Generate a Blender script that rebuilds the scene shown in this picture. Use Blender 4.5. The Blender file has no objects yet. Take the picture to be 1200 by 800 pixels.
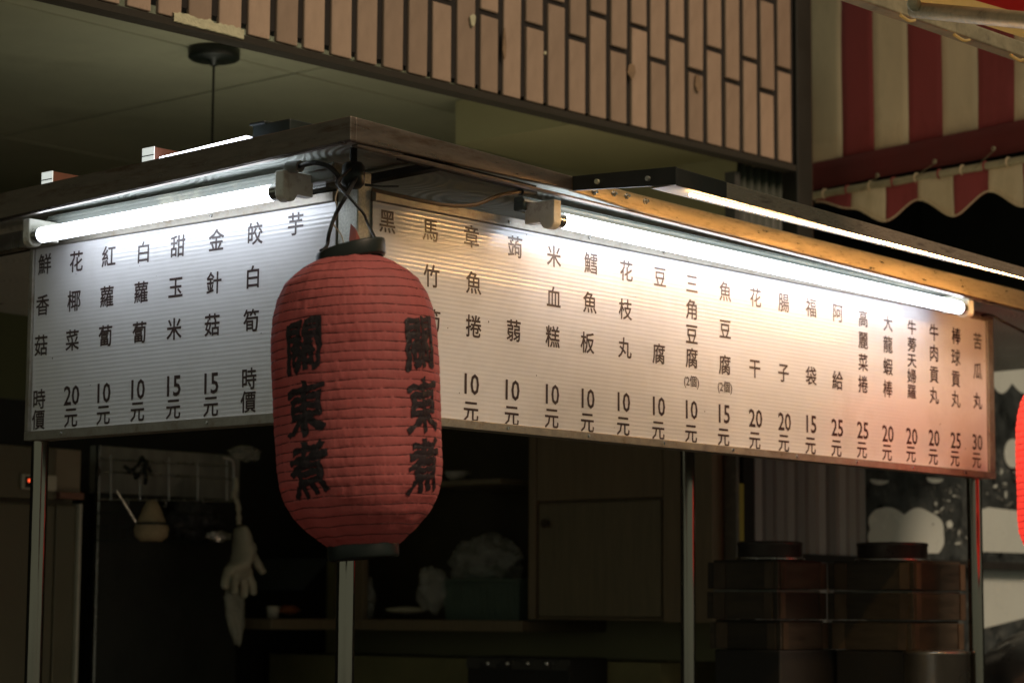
import bpy, bmesh, math, random
from mathutils import Vector, Matrix, noise
random.seed(7)
C = bpy.context.scene
R = math.radians

# ------------------------------------------------------------------ camera
FPX, PITCH, ROLL, YAW = 2704.03, 0.11725, 0.00679, 0.72022
CAM = Vector((-2.52762, -2.5423, 1.6))
F = Vector((math.cos(PITCH) * math.cos(YAW), math.cos(PITCH) * math.sin(YAW), math.sin(PITCH)))
R0 = Vector((math.sin(YAW), -math.cos(YAW), 0))
U0 = R0.cross(F)
RV = R0 * math.cos(ROLL) + U0 * math.sin(ROLL)
UV = -R0 * math.sin(ROLL) + U0 * math.cos(ROLL)
cam_d = bpy.data.cameras.new('camera')
cam_d.sensor_width = 36
cam_d.lens = 36 * FPX / 1200
cam_d.clip_start = 0.05
cam_d.clip_end = 500
cam = bpy.data.objects.new('camera', cam_d)
C.collection.objects.link(cam)
M = Matrix((RV, UV, -F)).transposed().to_4x4()
M.translation = CAM
cam.matrix_world = M
cam_d.dof.use_dof = True
cam_d.dof.focus_distance = 3.75
cam_d.dof.aperture_fstop = 5.6
C.camera = cam

# ------------------------------------------------------------------ world, street light, exposure
w = bpy.data.worlds.new('World')
C.world = w
w.use_nodes = True
bg = w.node_tree.nodes['Background']
bg.inputs['Color'].default_value = (0.96, 1.0, 0.74, 1)
bg.inputs['Strength'].default_value = 0.17
sd = bpy.data.lights.new('street_light', 'SUN')
sd.energy = 1.3
sd.angle = R(16)
sd.color = (1.0, 0.72, 0.50)
sun = bpy.data.objects.new('street_light', sd)
C.collection.objects.link(sun)
sd_dir = Vector((0.12, -1.0, 0.95)).normalized()       # from the scene towards the light
sun.rotation_euler = sd_dir.to_track_quat('Z', 'Y').to_euler()
C.view_settings.view_transform = 'Standard'
C.view_settings.look = 'None'
C.view_settings.exposure = 0.15
C.view_settings.gamma = 1.0

# ------------------------------------------------------------------ helpers
def P(px, py, ax, val):
    """the point of the plane  axis ax = val  seen at pixel (px, py) of the 1200 x 800 photograph"""
    d = F + RV * ((px - 600) / FPX) + UV * ((400 - py) / FPX)
    return CAM + d * ((val - CAM[ax]) / d[ax])

def PD(px, py, depth):
    d = F + RV * ((px - 600) / FPX) + UV * ((400 - py) / FPX)
    return CAM + d * depth

def mat(name, col, rough=0.5, metal=0.0, var=0.12, scale=12.0, bump=0.0, bscale=60.0, stretch=(1, 1, 1),
        coat=0.0, emit=None, estr=0.0, trans=0.0, alpha=1.0, subs=0.0, rvar=0.1, dirt=None, dscale=5.0, rand=0.0, spec=0.5):
    m = bpy.data.materials.new(name)
    m.use_nodes = True
    nt = m.node_tree
    N, L = nt.nodes, nt.links
    b = N['Principled BSDF']
    tc = N.new('ShaderNodeTexCoord')
    mp = N.new('ShaderNodeMapping')
    mp.inputs['Scale'].default_value = stretch
    L.new(tc.outputs['Object'], mp.inputs['Vector'])
    n1 = N.new('ShaderNodeTexNoise')
    n1.inputs['Scale'].default_value = scale
    n1.inputs['Detail'].default_value = 6
    n1.inputs['Roughness'].default_value = 0.62
    L.new(mp.outputs[0], n1.inputs['Vector'])
    hsv = N.new('ShaderNodeHueSaturation')
    hsv.inputs['Color'].default_value = (*col, 1)
    mr = N.new('ShaderNodeMapRange')
    mr.inputs['From Min'].default_value = 0.25
    mr.inputs['From Max'].default_value = 0.75
    mr.inputs['To Min'].default_value = 1 - var
    mr.inputs['To Max'].default_value = 1 + var
    L.new(n1.outputs[0], mr.inputs['Value'])
    val = mr.outputs[0]
    if rand:
        oi = N.new('ShaderNodeObjectInfo')
        mr2 = N.new('ShaderNodeMapRange')
        mr2.inputs['To Min'].default_value = 1 - rand
        mr2.inputs['To Max'].default_value = 1 + rand
        L.new(oi.outputs['Random'], mr2.inputs['Value'])
        mu = N.new('ShaderNodeMath'); mu.operation = 'MULTIPLY'
        L.new(val, mu.inputs[0]); L.new(mr2.outputs[0], mu.inputs[1])
        val = mu.outputs[0]
    L.new(val, hsv.inputs['Value'])
    out = hsv.outputs[0]
    if dirt:
        n3 = N.new('ShaderNodeTexNoise')
        n3.inputs['Scale'].default_value = dscale
        n3.inputs['Detail'].default_value = 8
        n3.inputs['Roughness'].default_value = 0.7
        L.new(mp.outputs[0], n3.inputs['Vector'])
        rp = N.new('ShaderNodeMapRange')
        rp.inputs['From Min'].default_value = 0.52
        rp.inputs['From Max'].default_value = 0.72
        L.new(n3.outputs[0], rp.inputs['Value'])
        mx = N.new('ShaderNodeMix'); mx.data_type = 'RGBA'
        L.new(rp.outputs[0], mx.inputs[0])
        L.new(out, mx.inputs[6])
        mx.inputs[7].default_value = (*dirt, 1)
        out = mx.outputs[2]
    L.new(out, b.inputs['Base Color'])
    rr = N.new('ShaderNodeMapRange')
    rr.inputs['From Min'].default_value = 0.3
    rr.inputs['From Max'].default_value = 0.7
    rr.inputs['To Min'].default_value = max(0.02, rough - rvar)
    rr.inputs['To Max'].default_value = min(1, rough + rvar)
    L.new(n1.outputs[0], rr.inputs['Value'])
    L.new(rr.outputs[0], b.inputs['Roughness'])
    b.inputs['Metallic'].default_value = metal
    b.inputs['Specular IOR Level'].default_value = spec
    if bump:
        n2 = N.new('ShaderNodeTexNoise')
        n2.inputs['Scale'].default_value = bscale
        n2.inputs['Detail'].default_value = 5
        L.new(mp.outputs[0], n2.inputs['Vector'])
        bp = N.new('ShaderNodeBump')
        bp.inputs['Strength'].default_value = bump
        bp.inputs['Distance'].default_value = 0.004
        L.new(n2.outputs[0], bp.inputs['Height'])
        L.new(bp.outputs[0], b.inputs['Normal'])
    if coat:
        b.inputs['Coat Weight'].default_value = coat
        b.inputs['Coat Roughness'].default_value = 0.12
    if emit:
        b.inputs['Emission Color'].default_value = (*emit, 1)
        b.inputs['Emission Strength'].default_value = estr
    if trans:
        b.inputs['Transmission Weight'].default_value = trans
    if alpha < 1:
        b.inputs['Alpha'].default_value = alpha
    if subs:
        b.inputs['Subsurface Weight'].default_value = subs
        b.inputs['Subsurface Radius'].default_value = (0.02, 0.005, 0.005)
    return m

def translucent(m, amount):
    nt = m.node_tree; N = nt.nodes; L = nt.links
    b = N['Principled BSDF']; out = N['Material Output']
    t = N.new('ShaderNodeBsdfTranslucent')
    src = b.inputs['Base Color'].links[0].from_socket
    L.new(src, t.inputs['Color'])
    mx = N.new('ShaderNodeMixShader'); mx.inputs[0].default_value = amount
    L.new(b.outputs[0], mx.inputs[1]); L.new(t.outputs[0], mx.inputs[2])
    L.new(mx.outputs[0], out.inputs['Surface'])
    return m

class MB:
    """collects faces into one mesh"""
    def __init__(self):
        self.v, self.f, self.mi, self.sm = [], [], [], []
    def add(self, verts, faces, mi=0, smooth=False):
        o = len(self.v)
        self.v += [tuple(v) for v in verts]
        self.f += [tuple(i + o for i in fc) for fc in faces]
        self.mi += [mi] * len(faces)
        self.sm += [smooth] * len(faces)
        return self
    def box(self, a, b, mi=0):
        x0, y0, z0 = (min(a[i], b[i]) for i in range(3))
        x1, y1, z1 = (max(a[i], b[i]) for i in range(3))
        return self.add([(x0, y0, z0), (x1, y0, z0), (x1, y1, z0), (x0, y1, z0), (x0, y0, z1), (x1, y0, z1), (x1, y1, z1), (x0, y1, z1)],
                        [(0, 3, 2, 1), (4, 5, 6, 7), (0, 1, 5, 4), (1, 2, 6, 5), (2, 3, 7, 6), (3, 0, 4, 7)], mi)
    def bar(self, p, q, wd, ht, up=(0, 0, 1), mi=0):
        """square bar from p to q, wd across, ht along up"""
        p, q = Vector(p), Vector(q)
        d = (q - p).normalized()
        s = d.cross(Vector(up)).normalized() * wd / 2
        u = s.cross(d).normalized() * ht / 2
        vs = [p - s - u, p + s - u, p + s + u, p - s + u, q - s - u, q + s - u, q + s + u, q - s + u]
        return self.add(vs, [(0, 3, 2, 1), (4, 5, 6, 7), (0, 1, 5, 4), (1, 2, 6, 5), (2, 3, 7, 6), (3, 0, 4, 7)], mi)
    def tube(self, pts, r, n=12, cap=True, mi=0, smooth=True):
        pts = [Vector(p) for p in pts]
        rs = r if isinstance(r, (list, tuple)) else [r] * len(pts)
        vs, fs = [], []
        up = None
        for i, p in enumerate(pts):
            d = (pts[min(i + 1, len(pts) - 1)] - pts[max(i - 1, 0)]).normalized()
            if up is None:
                up = Vector((0, 0, 1)) if abs(d.z) < 0.9 else Vector((1, 0, 0))
            s = d.cross(up).normalized()
            up = s.cross(d).normalized()
            for k in range(n):
                a = 2 * math.pi * k / n
                vs.append(p + (s * math.cos(a) + up * math.sin(a)) * rs[i])
        for i in range(len(pts) - 1):
            for k in range(n):
                fs.append((i * n + k, i * n + (k + 1) % n, (i + 1) * n + (k + 1) % n, (i + 1) * n + k))
        self.add(vs, fs, mi, smooth)
        if cap:
            self.add(vs[:n], [tuple(range(n))[::-1]], mi)
            self.add(vs[-n:], [tuple(range(n))], mi)
        return self
    def lathe(self, c, prof, n=32, mi=0, smooth=True):
        """prof: list of (radius, z) about a vertical axis at c"""
        vs, fs = [], []
        for r_, z in prof:
            for k in range(n):
                a = 2 * math.pi * k / n
                vs.append((c[0] + r_ * math.cos(a), c[1] + r_ * math.sin(a), c[2] + z))
        for i in range(len(prof) - 1):
            for k in range(n):
                fs.append((i * n + k, i * n + (k + 1) % n, (i + 1) * n + (k + 1) % n, (i + 1) * n + k))
        return self.add(vs, fs, mi, smooth)
    def build(self, name, mats, parent=None, bevel=0.0, seg=2):
        me = bpy.data.meshes.new(name)
        me.from_pydata(self.v, [], self.f)
        for m in (mats if isinstance(mats, (list, tuple)) else [mats]):
            me.materials.append(m)
        me.polygons.foreach_set('material_index', self.mi)
        me.polygons.foreach_set('use_smooth', self.sm)
        me.update()
        o = bpy.data.objects.new(name, me)
        C.collection.objects.link(o)
        if parent:
            o.parent = parent
            o.matrix_parent_inverse = Matrix.Translation(-parent.location)
        if bevel:
            md = o.modifiers.new('bevel', 'BEVEL')
            md.width = bevel
            md.segments = seg
            md.limit_method = 'ANGLE'
        return o

def tag(o, label=None, cat=None, group=None, kind=None):
    for k, v in (('label', label), ('category', cat), ('group', group), ('kind', kind)):
        if v:
            o[k] = v
    return o

def thing(name, loc, label, cat, group=None):
    o = bpy.data.objects.new(name, None)
    o.empty_display_size = 0.05
    C.collection.objects.link(o)
    o.location = loc
    return tag(o, label, cat, group)

def copy_obj(o, parent, loc=None):
    c = o.copy()
    C.collection.objects.link(c)
    inv = o.matrix_parent_inverse.copy()
    c.parent = parent
    c.matrix_parent_inverse = inv
    if loc is not None:
        c.location = loc
    return c

def spline(pts, n=8):
    pts = [Vector(p) for p in pts]
    out = []
    for i in range(len(pts) - 1):
        p0, p1, p2, p3 = pts[max(i - 1, 0)], pts[i], pts[i + 1], pts[min(i + 2, len(pts) - 1)]
        for k in range(n):
            t = k / n
            out.append(0.5 * ((2 * p1) + (p2 - p0) * t + (2 * p0 - 5 * p1 + 4 * p2 - p3) * t * t + (3 * p1 - p0 - 3 * p2 + p3) * t ** 3))
    out.append(pts[-1])
    return out

# ------------------------------------------------------------------ materials
steel_dark = mat('stained_brown_reflection_steel', (0.22, 0.18, 0.15), 0.34, 0.9, 0.25, 14, 0.10, 200, (1, 1, 6), dirt=(0.12, 0.07, 0.045), dscale=9)  # brown of dark reflections put into the fascia colour, plus dirt blotches
steel_led_lit = mat('led_lit_brushed_fascia', (0.64, 0.49, 0.29), 0.36, 0.85, 0.10, 20, 0.05, 260, (1, 1, 5), dirt=(0.40, 0.28, 0.15), dscale=30)  # same fascia steel with the warm strip's glow put into its colour
steel = mat('stainless_steel', (0.55, 0.55, 0.53), 0.26, 0.95, 0.12, 10, 0.06, 150, (1, 1, 0.2))
steel_post = mat('stainless_post', (0.30, 0.28, 0.24), 0.14, 1.0, 0.18, 16, 0.05, 150, (1, 1, 0.1))
speckled = mat('weathered_aluminium', (0.50, 0.50, 0.45), 0.5, 0.55, 0.35, 260, 0.2, 400)
frame_m = mat('weathered_sign_frame', (0.36, 0.33, 0.28), 0.42, 0.6, 0.25, 60, 0.12, 300, dirt=(0.2, 0.15, 0.1), dscale=30)
white_paint = mat('white_enamel', (0.22, 0.235, 0.21), 0.35, 0, 0.08, 20, 0.03, 100, dirt=(0.45, 0.42, 0.33), dscale=14)
plastic_w = mat('yellowed_plastic', (0.80, 0.78, 0.68), 0.4, 0, 0.08, 40, dirt=(0.35, 0.27, 0.17), dscale=30)
black_pl = mat('black_plastic', (0.010, 0.016, 0.014), 0.42, 0, 0.2, 30)
rubber = mat('black_rubber_cord', (0.015, 0.015, 0.015), 0.45, 0, 0.2, 60)
brown_cord = mat('brown_cord', (0.16, 0.10, 0.05), 0.4, 0, 0.2, 60)
tube_m = mat('fluorescent_tube', (0.9, 0.9, 0.9), 0.3, emit=(0.82, 0.89, 1.0), estr=7.0)
led_m = mat('warm_led_strip', (0.9, 0.8, 0.6), 0.3, emit=(1.0, 0.54, 0.19), estr=85.0)
ledw_m = mat('cool_led_strip', (0.9, 0.9, 0.9), 0.3, emit=(0.80, 0.84, 1.0), estr=9.0)
board_w = mat('ribbed_white_plastic', (0.79, 0.775, 0.79), 0.34, 0, 0.04, 8, coat=0.9, rvar=0.06, dirt=(0.68, 0.655, 0.645), dscale=3)
ink = mat('brown_black_lettering', (0.045, 0.022, 0.022), 0.38, 0, 0.2, 50, coat=0.1)
tile_m = mat('pink_buff_glazed_tile', (0.40, 0.29, 0.215), 0.42, 0, 0.16, 26, 0.15, 140, (1, 1, 0.4), dirt=(0.22, 0.155, 0.11), dscale=9, rand=0.2)
grout = mat('dark_grout', (0.022, 0.018, 0.016), 0.9, 0, 0.3, 40, 0.3, 120)
slab_m = mat('grimy_slab_edge', (0.03, 0.025, 0.017), 0.85, 0, 0.3, 20, 0.4, 90)
plaster = mat('cream_plaster', (0.60, 0.58, 0.40), 0.9, 0, 0.15, 60, 0.8, 120)
ceil_m = mat('olive_ceiling_panel', (0.46, 0.47, 0.35), 0.85, 0, 0.16, 2.2, 0.05, 90, rand=0.07, dirt=(0.35, 0.34, 0.24), dscale=2.0)
wall_g = mat('yellow_green_wall', (0.40, 0.38, 0.22), 0.8, 0, 0.08, 4, 0.05, 60)
dark_wall = mat('dark_wall', (0.05, 0.05, 0.045), 0.8, 0, 0.3, 6, 0.1, 50)
black_m = mat('blackened_interior', (0.018, 0.018, 0.016), 0.7, 0, 0.3, 8)
wood = mat('veneer_wood', (0.24, 0.19, 0.12), 0.5, 0, 0.16, 9, 0.06, 90, (8, 8, 0.7), coat=0.15)
wood_d = mat('door_wood', (0.21, 0.18, 0.115), 0.5, 0, 0.16, 9, 0.06, 90, (8, 8, 0.7), coat=0.15)
crate_m = mat('steamed_wood', (0.042, 0.034, 0.023), 0.55, 0, 0.45, 10, 0.25, 90, (1, 1, 8), rand=0.5)
crate_hi = mat('pale_batten_wood', (0.085, 0.06, 0.038), 0.4, 0, 0.5, 14, 0.25, 90, (1, 1, 0.6), rand=0.3)
fridge_m = mat('brown_steel_door', (0.17, 0.16, 0.11), 0.38, 0.3, 0.12, 5, 0.03, 60)
red_m = mat('red_lantern_paper', (0.66, 0.175, 0.17), 0.66, 0, 0.16, 22, 0.35, 130, (1, 1, 0.35), dirt=(0.52, 0.13, 0.125), dscale=7)
translucent(red_m, 0.36)
red_lit = mat('glowing_red_paper', (0.60, 0.06, 0.04), 0.6, 0, 0.1, 20, emit=(1.0, 0.045, 0.03), estr=0.85)
fab_c = mat('cream_canvas', (0.84, 0.66, 0.44), 0.85, 0, 0.14, 7, 0.12, 600, (1, 1, 0.35), dirt=(0.60, 0.46, 0.27), dscale=5)
fab_r = mat('red_canvas', (0.36, 0.065, 0.065), 0.85, 0, 0.16, 7, 0.12, 600, (1, 1, 0.35), dirt=(0.23, 0.04, 0.036), dscale=5)
galv = mat('galvanised_tube', (0.46, 0.40, 0.26), 0.45, 0.4, 0.3, 40, 0.15, 120, dirt=(0.16, 0.14, 0.10), dscale=20)
green_panel = mat('green_corrugated_sheet', (0.045, 0.055, 0.04), 0.5, 0, 0.15, 8)
asphalt = mat('asphalt', (0.05, 0.05, 0.05), 0.85, 0, 0.3, 80, 0.5, 200)
pale = mat('pale_grey_print', (0.74, 0.82, 0.78), 0.28, 0, 0.05, 6, coat=0.5)
inkwall = mat('ink_wash_print', (0.05, 0.06, 0.062), 0.35, 0, 0.9, 16, 0, 50, dirt=(0.17, 0.19, 0.185), dscale=22)
rubber_glove = mat('cream_latex', (0.50, 0.48, 0.38), 0.5, 0, 0.15, 30, 0.3, 60, subs=0.1)
film = mat('clear_plastic_film', (0.62, 0.64, 0.58), 0.25, 0, 0.1, 20, 1.0, 40, alpha=0.34)
green_tub = mat('green_plastic', (0.11, 0.16, 0.13), 0.45, 0, 0.1, 20)
orange_j = mat('orange_jar', (0.30, 0.10, 0.03), 0.35, 0, 0.2, 40)

def stripe_mat(name):
    """underside of the roof: hand-ground stainless with fan-shaped swirl marks"""
    m = mat(name, (0.80, 0.84, 0.78), 0.36, 0.25, 0.08, 6)
    nt = m.node_tree; N = nt.nodes; L = nt.links
    b = N['Principled BSDF']
    tc = N.new('ShaderNodeTexCoord')
    vo = N.new('ShaderNodeTexVoronoi'); vo.inputs['Scale'].default_value = 5.5
    L.new(tc.outputs['Object'], vo.inputs['Vector'])
    wv = N.new('ShaderNodeMath'); wv.operation = 'MULTIPLY'; wv.inputs[1].default_value = 95.0
    L.new(vo.outputs['Distance'], wv.inputs[0])
    sn = N.new('ShaderNodeMath'); sn.operation = 'SINE'
    L.new(wv.outputs[0], sn.inputs[0])
    bp = N.new('ShaderNodeBump'); bp.inputs['Strength'].default_value = 1.0; bp.inputs['Distance'].default_value = 0.0008
    L.new(sn.outputs[0], bp.inputs['Height'])
    L.new(bp.outputs[0], b.inputs['Normal'])
    return m
swirl = stripe_mat('swirl_ground_steel')

# ------------------------------------------------------------------ ground
MB().box((-30, -30, -0.2), (30, 30, 0.0)).build('ground', asphalt)['kind'] = 'structure'

# ------------------------------------------------------------------ building: tiled facade with the arcade behind it
TP = 0.0742
fac = thing('tiled_facade', (0.9, 0.75, 2.69), 'overhanging facade clad in upright buff pink tiles with dark joints above the stall', 'facade')
MB().box((-1.6, 0.708, 2.722), (2.25, 0.738, 4.6)).build('facade_slab', grout, fac)
MB().add([(-1.6, .7, 2.652), (2.25, .7, 2.712), (2.25, .741, 2.712), (-1.6, .741, 2.652), (-1.6, .7, 2.665), (2.25, .7, 2.727), (2.25, .741, 2.727), (-1.6, .741, 2.665)], [(0, 3, 2, 1), (4, 5, 6, 7), (0, 1, 5, 4), (1, 2, 6, 5), (2, 3, 7, 6), (3, 0, 4, 7)]).build('slab_edge', slab_m, fac)
x0 = 0.906 - 20 * TP
i = 0
tile_mesh = {}
def tile(x, z0, z1, wdt):
    h = round(z1 - z0, 4)
    key = h
    if key not in tile_mesh:
        o = MB().box((-TP / 2 + 0.0092, -0.006, 0), (TP / 2 - 0.0092, 0.004, h)).build('tile', tile_m, fac, 0.0016, 1)
        tile_mesh[key] = o
    else:
        o = copy_obj(tile_mesh[key], fac)
    o.location = (x + random.uniform(-1, 1) * 0.0009, 0.708 + random.uniform(-0.0015, 0.0012), z0)
    o.rotation_euler = (random.uniform(-0.006, 0.006), random.uniform(-0.004, 0.004), random.uniform(-0.012, 0.012))
    return o
for k in range(0, 38):
    xl = x0 + k * TP
    xc = xl + TP / 2
    if xc > 2.23:
        break
    slope = 0.012 * (xc - 1.5)
    ja = (2.888 if k % 2 == 0 else 2.955) + slope
    zb_t = 2.699 + 0.016 * (xc - 0.3)
    tile(xc, zb_t, round(ja - 0.0065 - zb_t, 4) + zb_t, TP)
    z = ja
    while z < 3.5:
        tile(xc, z + 0.0065, z + 0.235 - 0.0065, TP)
        z += 0.235
# broken plaster strip along the lower edge
m = MB()
pa, pb = P(204, 22, 1, 0.697), P(286, 42, 1, 0.697)
n = 26
vs = []
for k in range(n + 1):
    t = k / n
    x = pa.x + (pb.x - pa.x) * t
    vs += [(x, 0.697, 2.688 + random.uniform(0, .002)), (x, 0.697, 2.706 + 0.008 * noise.noise((x * 70, 1, 2)) + random.uniform(0, .002)), (x, 0.704, 2.707), (x, 0.704, 2.687)]
fs = []
for k in range(n):
    for j in range(4):
        fs.append((k * 4 + j, k * 4 + (j + 1) % 4, (k + 1) * 4 + (j + 1) % 4, (k + 1) * 4 + j))
m.add(vs, fs)
m.build('plaster_patch', plaster, fac)
# scraps left on the tiles
for (px, py, wd, hd) in ((555, 23, 0.018, 0.03), (592, 52, 0.012, 0.075), (640, 62, 0.008, 0.008), (741, 83, 0.03, 0.045), (819, 98, 0.03, 0.05)):
    c = P(px, py, 1, 0.695)
    m = MB()
    vs = []
    nn = 9
    for k in range(nn):
        a = 2 * math.pi * k / nn
        rr = 0.5 * random.uniform(0.7, 1.1)
        vs.append((c.x + wd * rr * math.cos(a), 0.6975 - random.uniform(0, 0.002), c.z + hd * rr * math.sin(a)))
    m.add(vs + [(v[0], 0.6995, v[2]) for v in vs], [tuple(range(nn))] + [(k, (k + 1) % nn, nn + (k + 1) % nn, nn + k) for k in range(nn)])
    m.build('paper_scrap', plaster if px in (555, 640, 592) and px != 592 else mat('faded_scrap', (0.30, 0.20, 0.12), 0.8, dirt=(0.08, 0.06, 0.04), dscale=30), fac)

# ceiling of the arcade: suspended panels with recessed seams
cel = MB().box((-2.5, 0.745, 2.93), (2.30, 9, 3.05)).build('ceiling', dark_wall)
cel['kind'] = 'structure'
GX, GY = 0.98, 1.18
first = None
org = P(1, 160, 2, 2.9)
for a in range(-3, 6):
    for b_ in range(-2, 5):
        cx, cy = org.x + a * GX, org.y + b_ * GY
        xa, xb, ya, yb = cx, cx + GX, cy, cy + GY
        if yb < 0.9 or xb < -2 or xa > 2.2 or ya > 7.5:
            continue
        if first is None:
            first = MB().box((0.005, 0.005, 0), (GX - 0.005, GY - 0.005, 0.028)).build('ceiling_panel', ceil_m, cel)
            o = first
        else:
            o = copy_obj(first, cel)
        ya2, xb2 = max(ya, 0.747), min(xb, 2.298)
        o.location = (xa, ya2, 2.9 + random.uniform(-0.0006, 0.0006))
        o.scale = ((xb2 - xa) / GX, (yb - ya2) / GY, 1)

# boxed beam and wall of the arcade
bm_ = thing('ceiling_beam', (2.0, 1.1, 2.78), 'olive green boxed beam below the arcade ceiling', 'beam')
e1 = P(534, 130, 0, 1.72).y
MB().box((1.72, 0.745, 2.785), (2.30, e1, 2.898)).build('beam_casing', wall_g, bm_)
wl = MB().box((2.302, 0.90, 0.0), (2.36, 7.5, 2.929)).build('arcade_side_wall', wall_g)
wl['kind'] = 'structure'
MB().box((-3.0, 4.6, 0.0), (2.30, 4.75, 2.929)).build('arcade_back_wall', mat('olive_back_wall', (0.30, 0.31, 0.10), 0.8, 0, 0.1, 3))['kind'] = 'structure'

# end pillar, conduit and corrugated sheet under the tiles
pil = thing('steel_pillar', (2.29, 0.75, 2.24), 'dark grey steel pillar between the tiled facade and the striped awning', 'pillar')
MB().box((2.256, 0.70, 2.24), (2.325, 0.80, 4.6)).build('shaft', mat('dark_pillar_paint', (0.02, 0.019, 0.014), 0.6, 0, 0.25, 10, 0.1, 80), pil, 0.004)
MB().tube([(2.334, 0.715, 2.0), (2.334, 0.715, 4.6)], 0.007).build('pipe', mat('brown_pipe', (0.10, 0.05, 0.03), 0.5), pil)
cor = thing('corrugated_sheet', (2.15, 0.74, 2.3), 'short green corrugated sheet hanging below the right end of the tiles', 'metal sheet')
m = MB()
vs, fs = [], []
nx = 48
for k in range(nx + 1):
    x = 2.062 + (2.25 - 2.062) * k / nx
    y = 0.745 + 0.006 * math.sin(k / nx * math.pi * 2 * 6)
    vs += [(x, y, 2.20), (x, y, 2.712), (x, y + 0.002, 2.712), (x, y + 0.002, 2.2)]
for k in range(nx):
    for j in range(4):
        fs.append((k * 4 + j, (k + 1) * 4 + j, (k + 1) * 4 + (j + 1) % 4, k * 4 + (j + 1) % 4))
m.add(vs, fs, 0, True)
m.build('sheet', green_panel, cor)
MB().bar((2.045, 0.75, 2.2), (2.045, 0.75, 2.684), 0.022, 0.03, (0, 1, 0)).build('edge_post', dark_wall, cor)

# pendant lamp of the arcade: canopy and cord
c0 = P(251, 57, 2, 2.9)
pen = thing('pendant_lamp', (c0.x, c0.y, 2.9), 'round black ceiling rose with a thin cord hanging down behind the stall roof', 'pendant lamp')
MB().lathe((c0.x, c0.y, 2.899), [(0.0, 0), (0.059, 0), (0.060, -0.004), (0.060, -0.022), (0.055, -0.026), (0.012, -0.027), (0.008, -0.040), (0, -0.040)], 40).build('ceiling_rose', black_pl, pen)
MB().tube([(c0.x, c0.y, 2.862), (c0.x, c0.y, 2.45)], 0.0028, 8).build('cord', rubber, pen)
MB().lathe((c0.x, c0.y, 2.42), [(0.0, 0.06)] + [(0.06 * math.sin(math.pi * t / 12), 0.06 * math.cos(math.pi * t / 12)) for t in range(1, 12)] + [(0.0, -0.06)], 32).build('fill_globe', mat('fill_globe_glow', (0.8, 0.78, 0.7), 0.3, emit=(1.0, 0.95, 0.76), estr=6.0), pen)  # unseen glowing globe added to light the arcade ceiling

# ------------------------------------------------------------------ striped awning of the neighbour
AX = 2.47
aw = thing('striped_awning', (AX, 0.4, 2.5), 'red and cream striped canvas awning with scalloped hem at the upper right', 'awning')
xs = [948, 987, 1024, 1064, 1104, 1146, 1189, 1232, 1276]
def ay(px, py=150):
    return P(px, py, 0, AX).y
ys = [ay(p) for p in xs]
def hem(y):   # z of the lower edge of the main sheet as a function of y
    a, b_ = P(956, 193, 0, AX), P(1200, 143, 0, AX)
    return a.z + (b_.z - a.z) * (y - a.y) / (b_.y - a.y)
def band(y):
    a, b_ = P(960, 222, 0, AX), P(1200, 177, 0, AX)
    return a.z + (b_.z - a.z) * (y - a.y) / (b_.y - a.y)
m = MB()
for s in range(len(ys) - 1):
    nseg, nz = 5, 16
    vs, fs = [], []
    for a in range(nseg + 1):
        y = ys[s] + (ys[s + 1] - ys[s]) * a / nseg
        zb = hem(y)
        for b_ in range(nz + 1):
            z = zb + 1.3 * b_ / nz
            sag = 0.012 * noise.noise((y * 3, z * 2.2, 3)) + 0.004 * noise.noise((y * 14, z * 3, 9))
            vs.append((AX + 0.01 * b_ / nz + sag, y, z))
    for a in range(nseg):
        for b_ in range(nz):
            fs.append((a * (nz + 1) + b_, a * (nz + 1) + b_ + 1, (a + 1) * (nz + 1) + b_ + 1, (a + 1) * (nz + 1) + b_))
    m.add(vs, fs, s % 2, True)
o = m.build('canopy', [fab_c, fab_r], aw)
sl = o.modifiers.new('solid', 'SOLIDIFY'); sl.thickness = 0.0015
m = MB()
vs, fs = [], []
for a in range(41):
    y = ys[0] + (ys[-1] - ys[0]) * a / 40
    zb, zt = band(y), hem(y) + 0.004
    for b_ in range(4):
        z = zb + (zt - zb) * b_ / 3
        vs.append((AX - 0.004 + 0.010 * noise.noise((y * 9, z * 9, 1)), y, z))
for a in range(40):
    for b_ in range(3):
        fs.append((a * 4 + b_, a * 4 + b_ + 1, (a + 1) * 4 + b_ + 1, (a + 1) * 4 + b_))
m.add(vs, fs, 0, True)
o = m.build('hem_band', mat('dark_red_border', (0.14, 0.022, 0.020), 0.85, 0, 0.2, 8), aw)
sl = o.modifiers.new('solid', 'SOLIDIFY'); sl.thickness = 0.002
pA, pB = P(940, 232, 0, AX - 0.01), P(1290, 172, 0, AX - 0.01)
MB().tube([pA, pB], 0.0105, 12).build('hem_pipe', galv, aw)
def pipe_z(y):
    return pA.z + (pB.z - pA.z) * (y - pA.y) / (pB.y - pA.y)
for k in range(9):
    px = 968 + 27 * k
    q = P(px, 225, 0, AX - 0.01)
    z = pipe_z(q.y)
    ln = []
    for a in range(10):
        t = 2 * math.pi * a / 9
        ln.append((AX - 0.01 + 0.0125 * math.cos(t), q.y + 0.004 * math.sin(t * 0.5), z + 0.0125 * math.sin(t)))
    MB().tube(ln, 0.0022, 6).build('lashing', fab_r if k % 2 else fab_c, aw)
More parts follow.
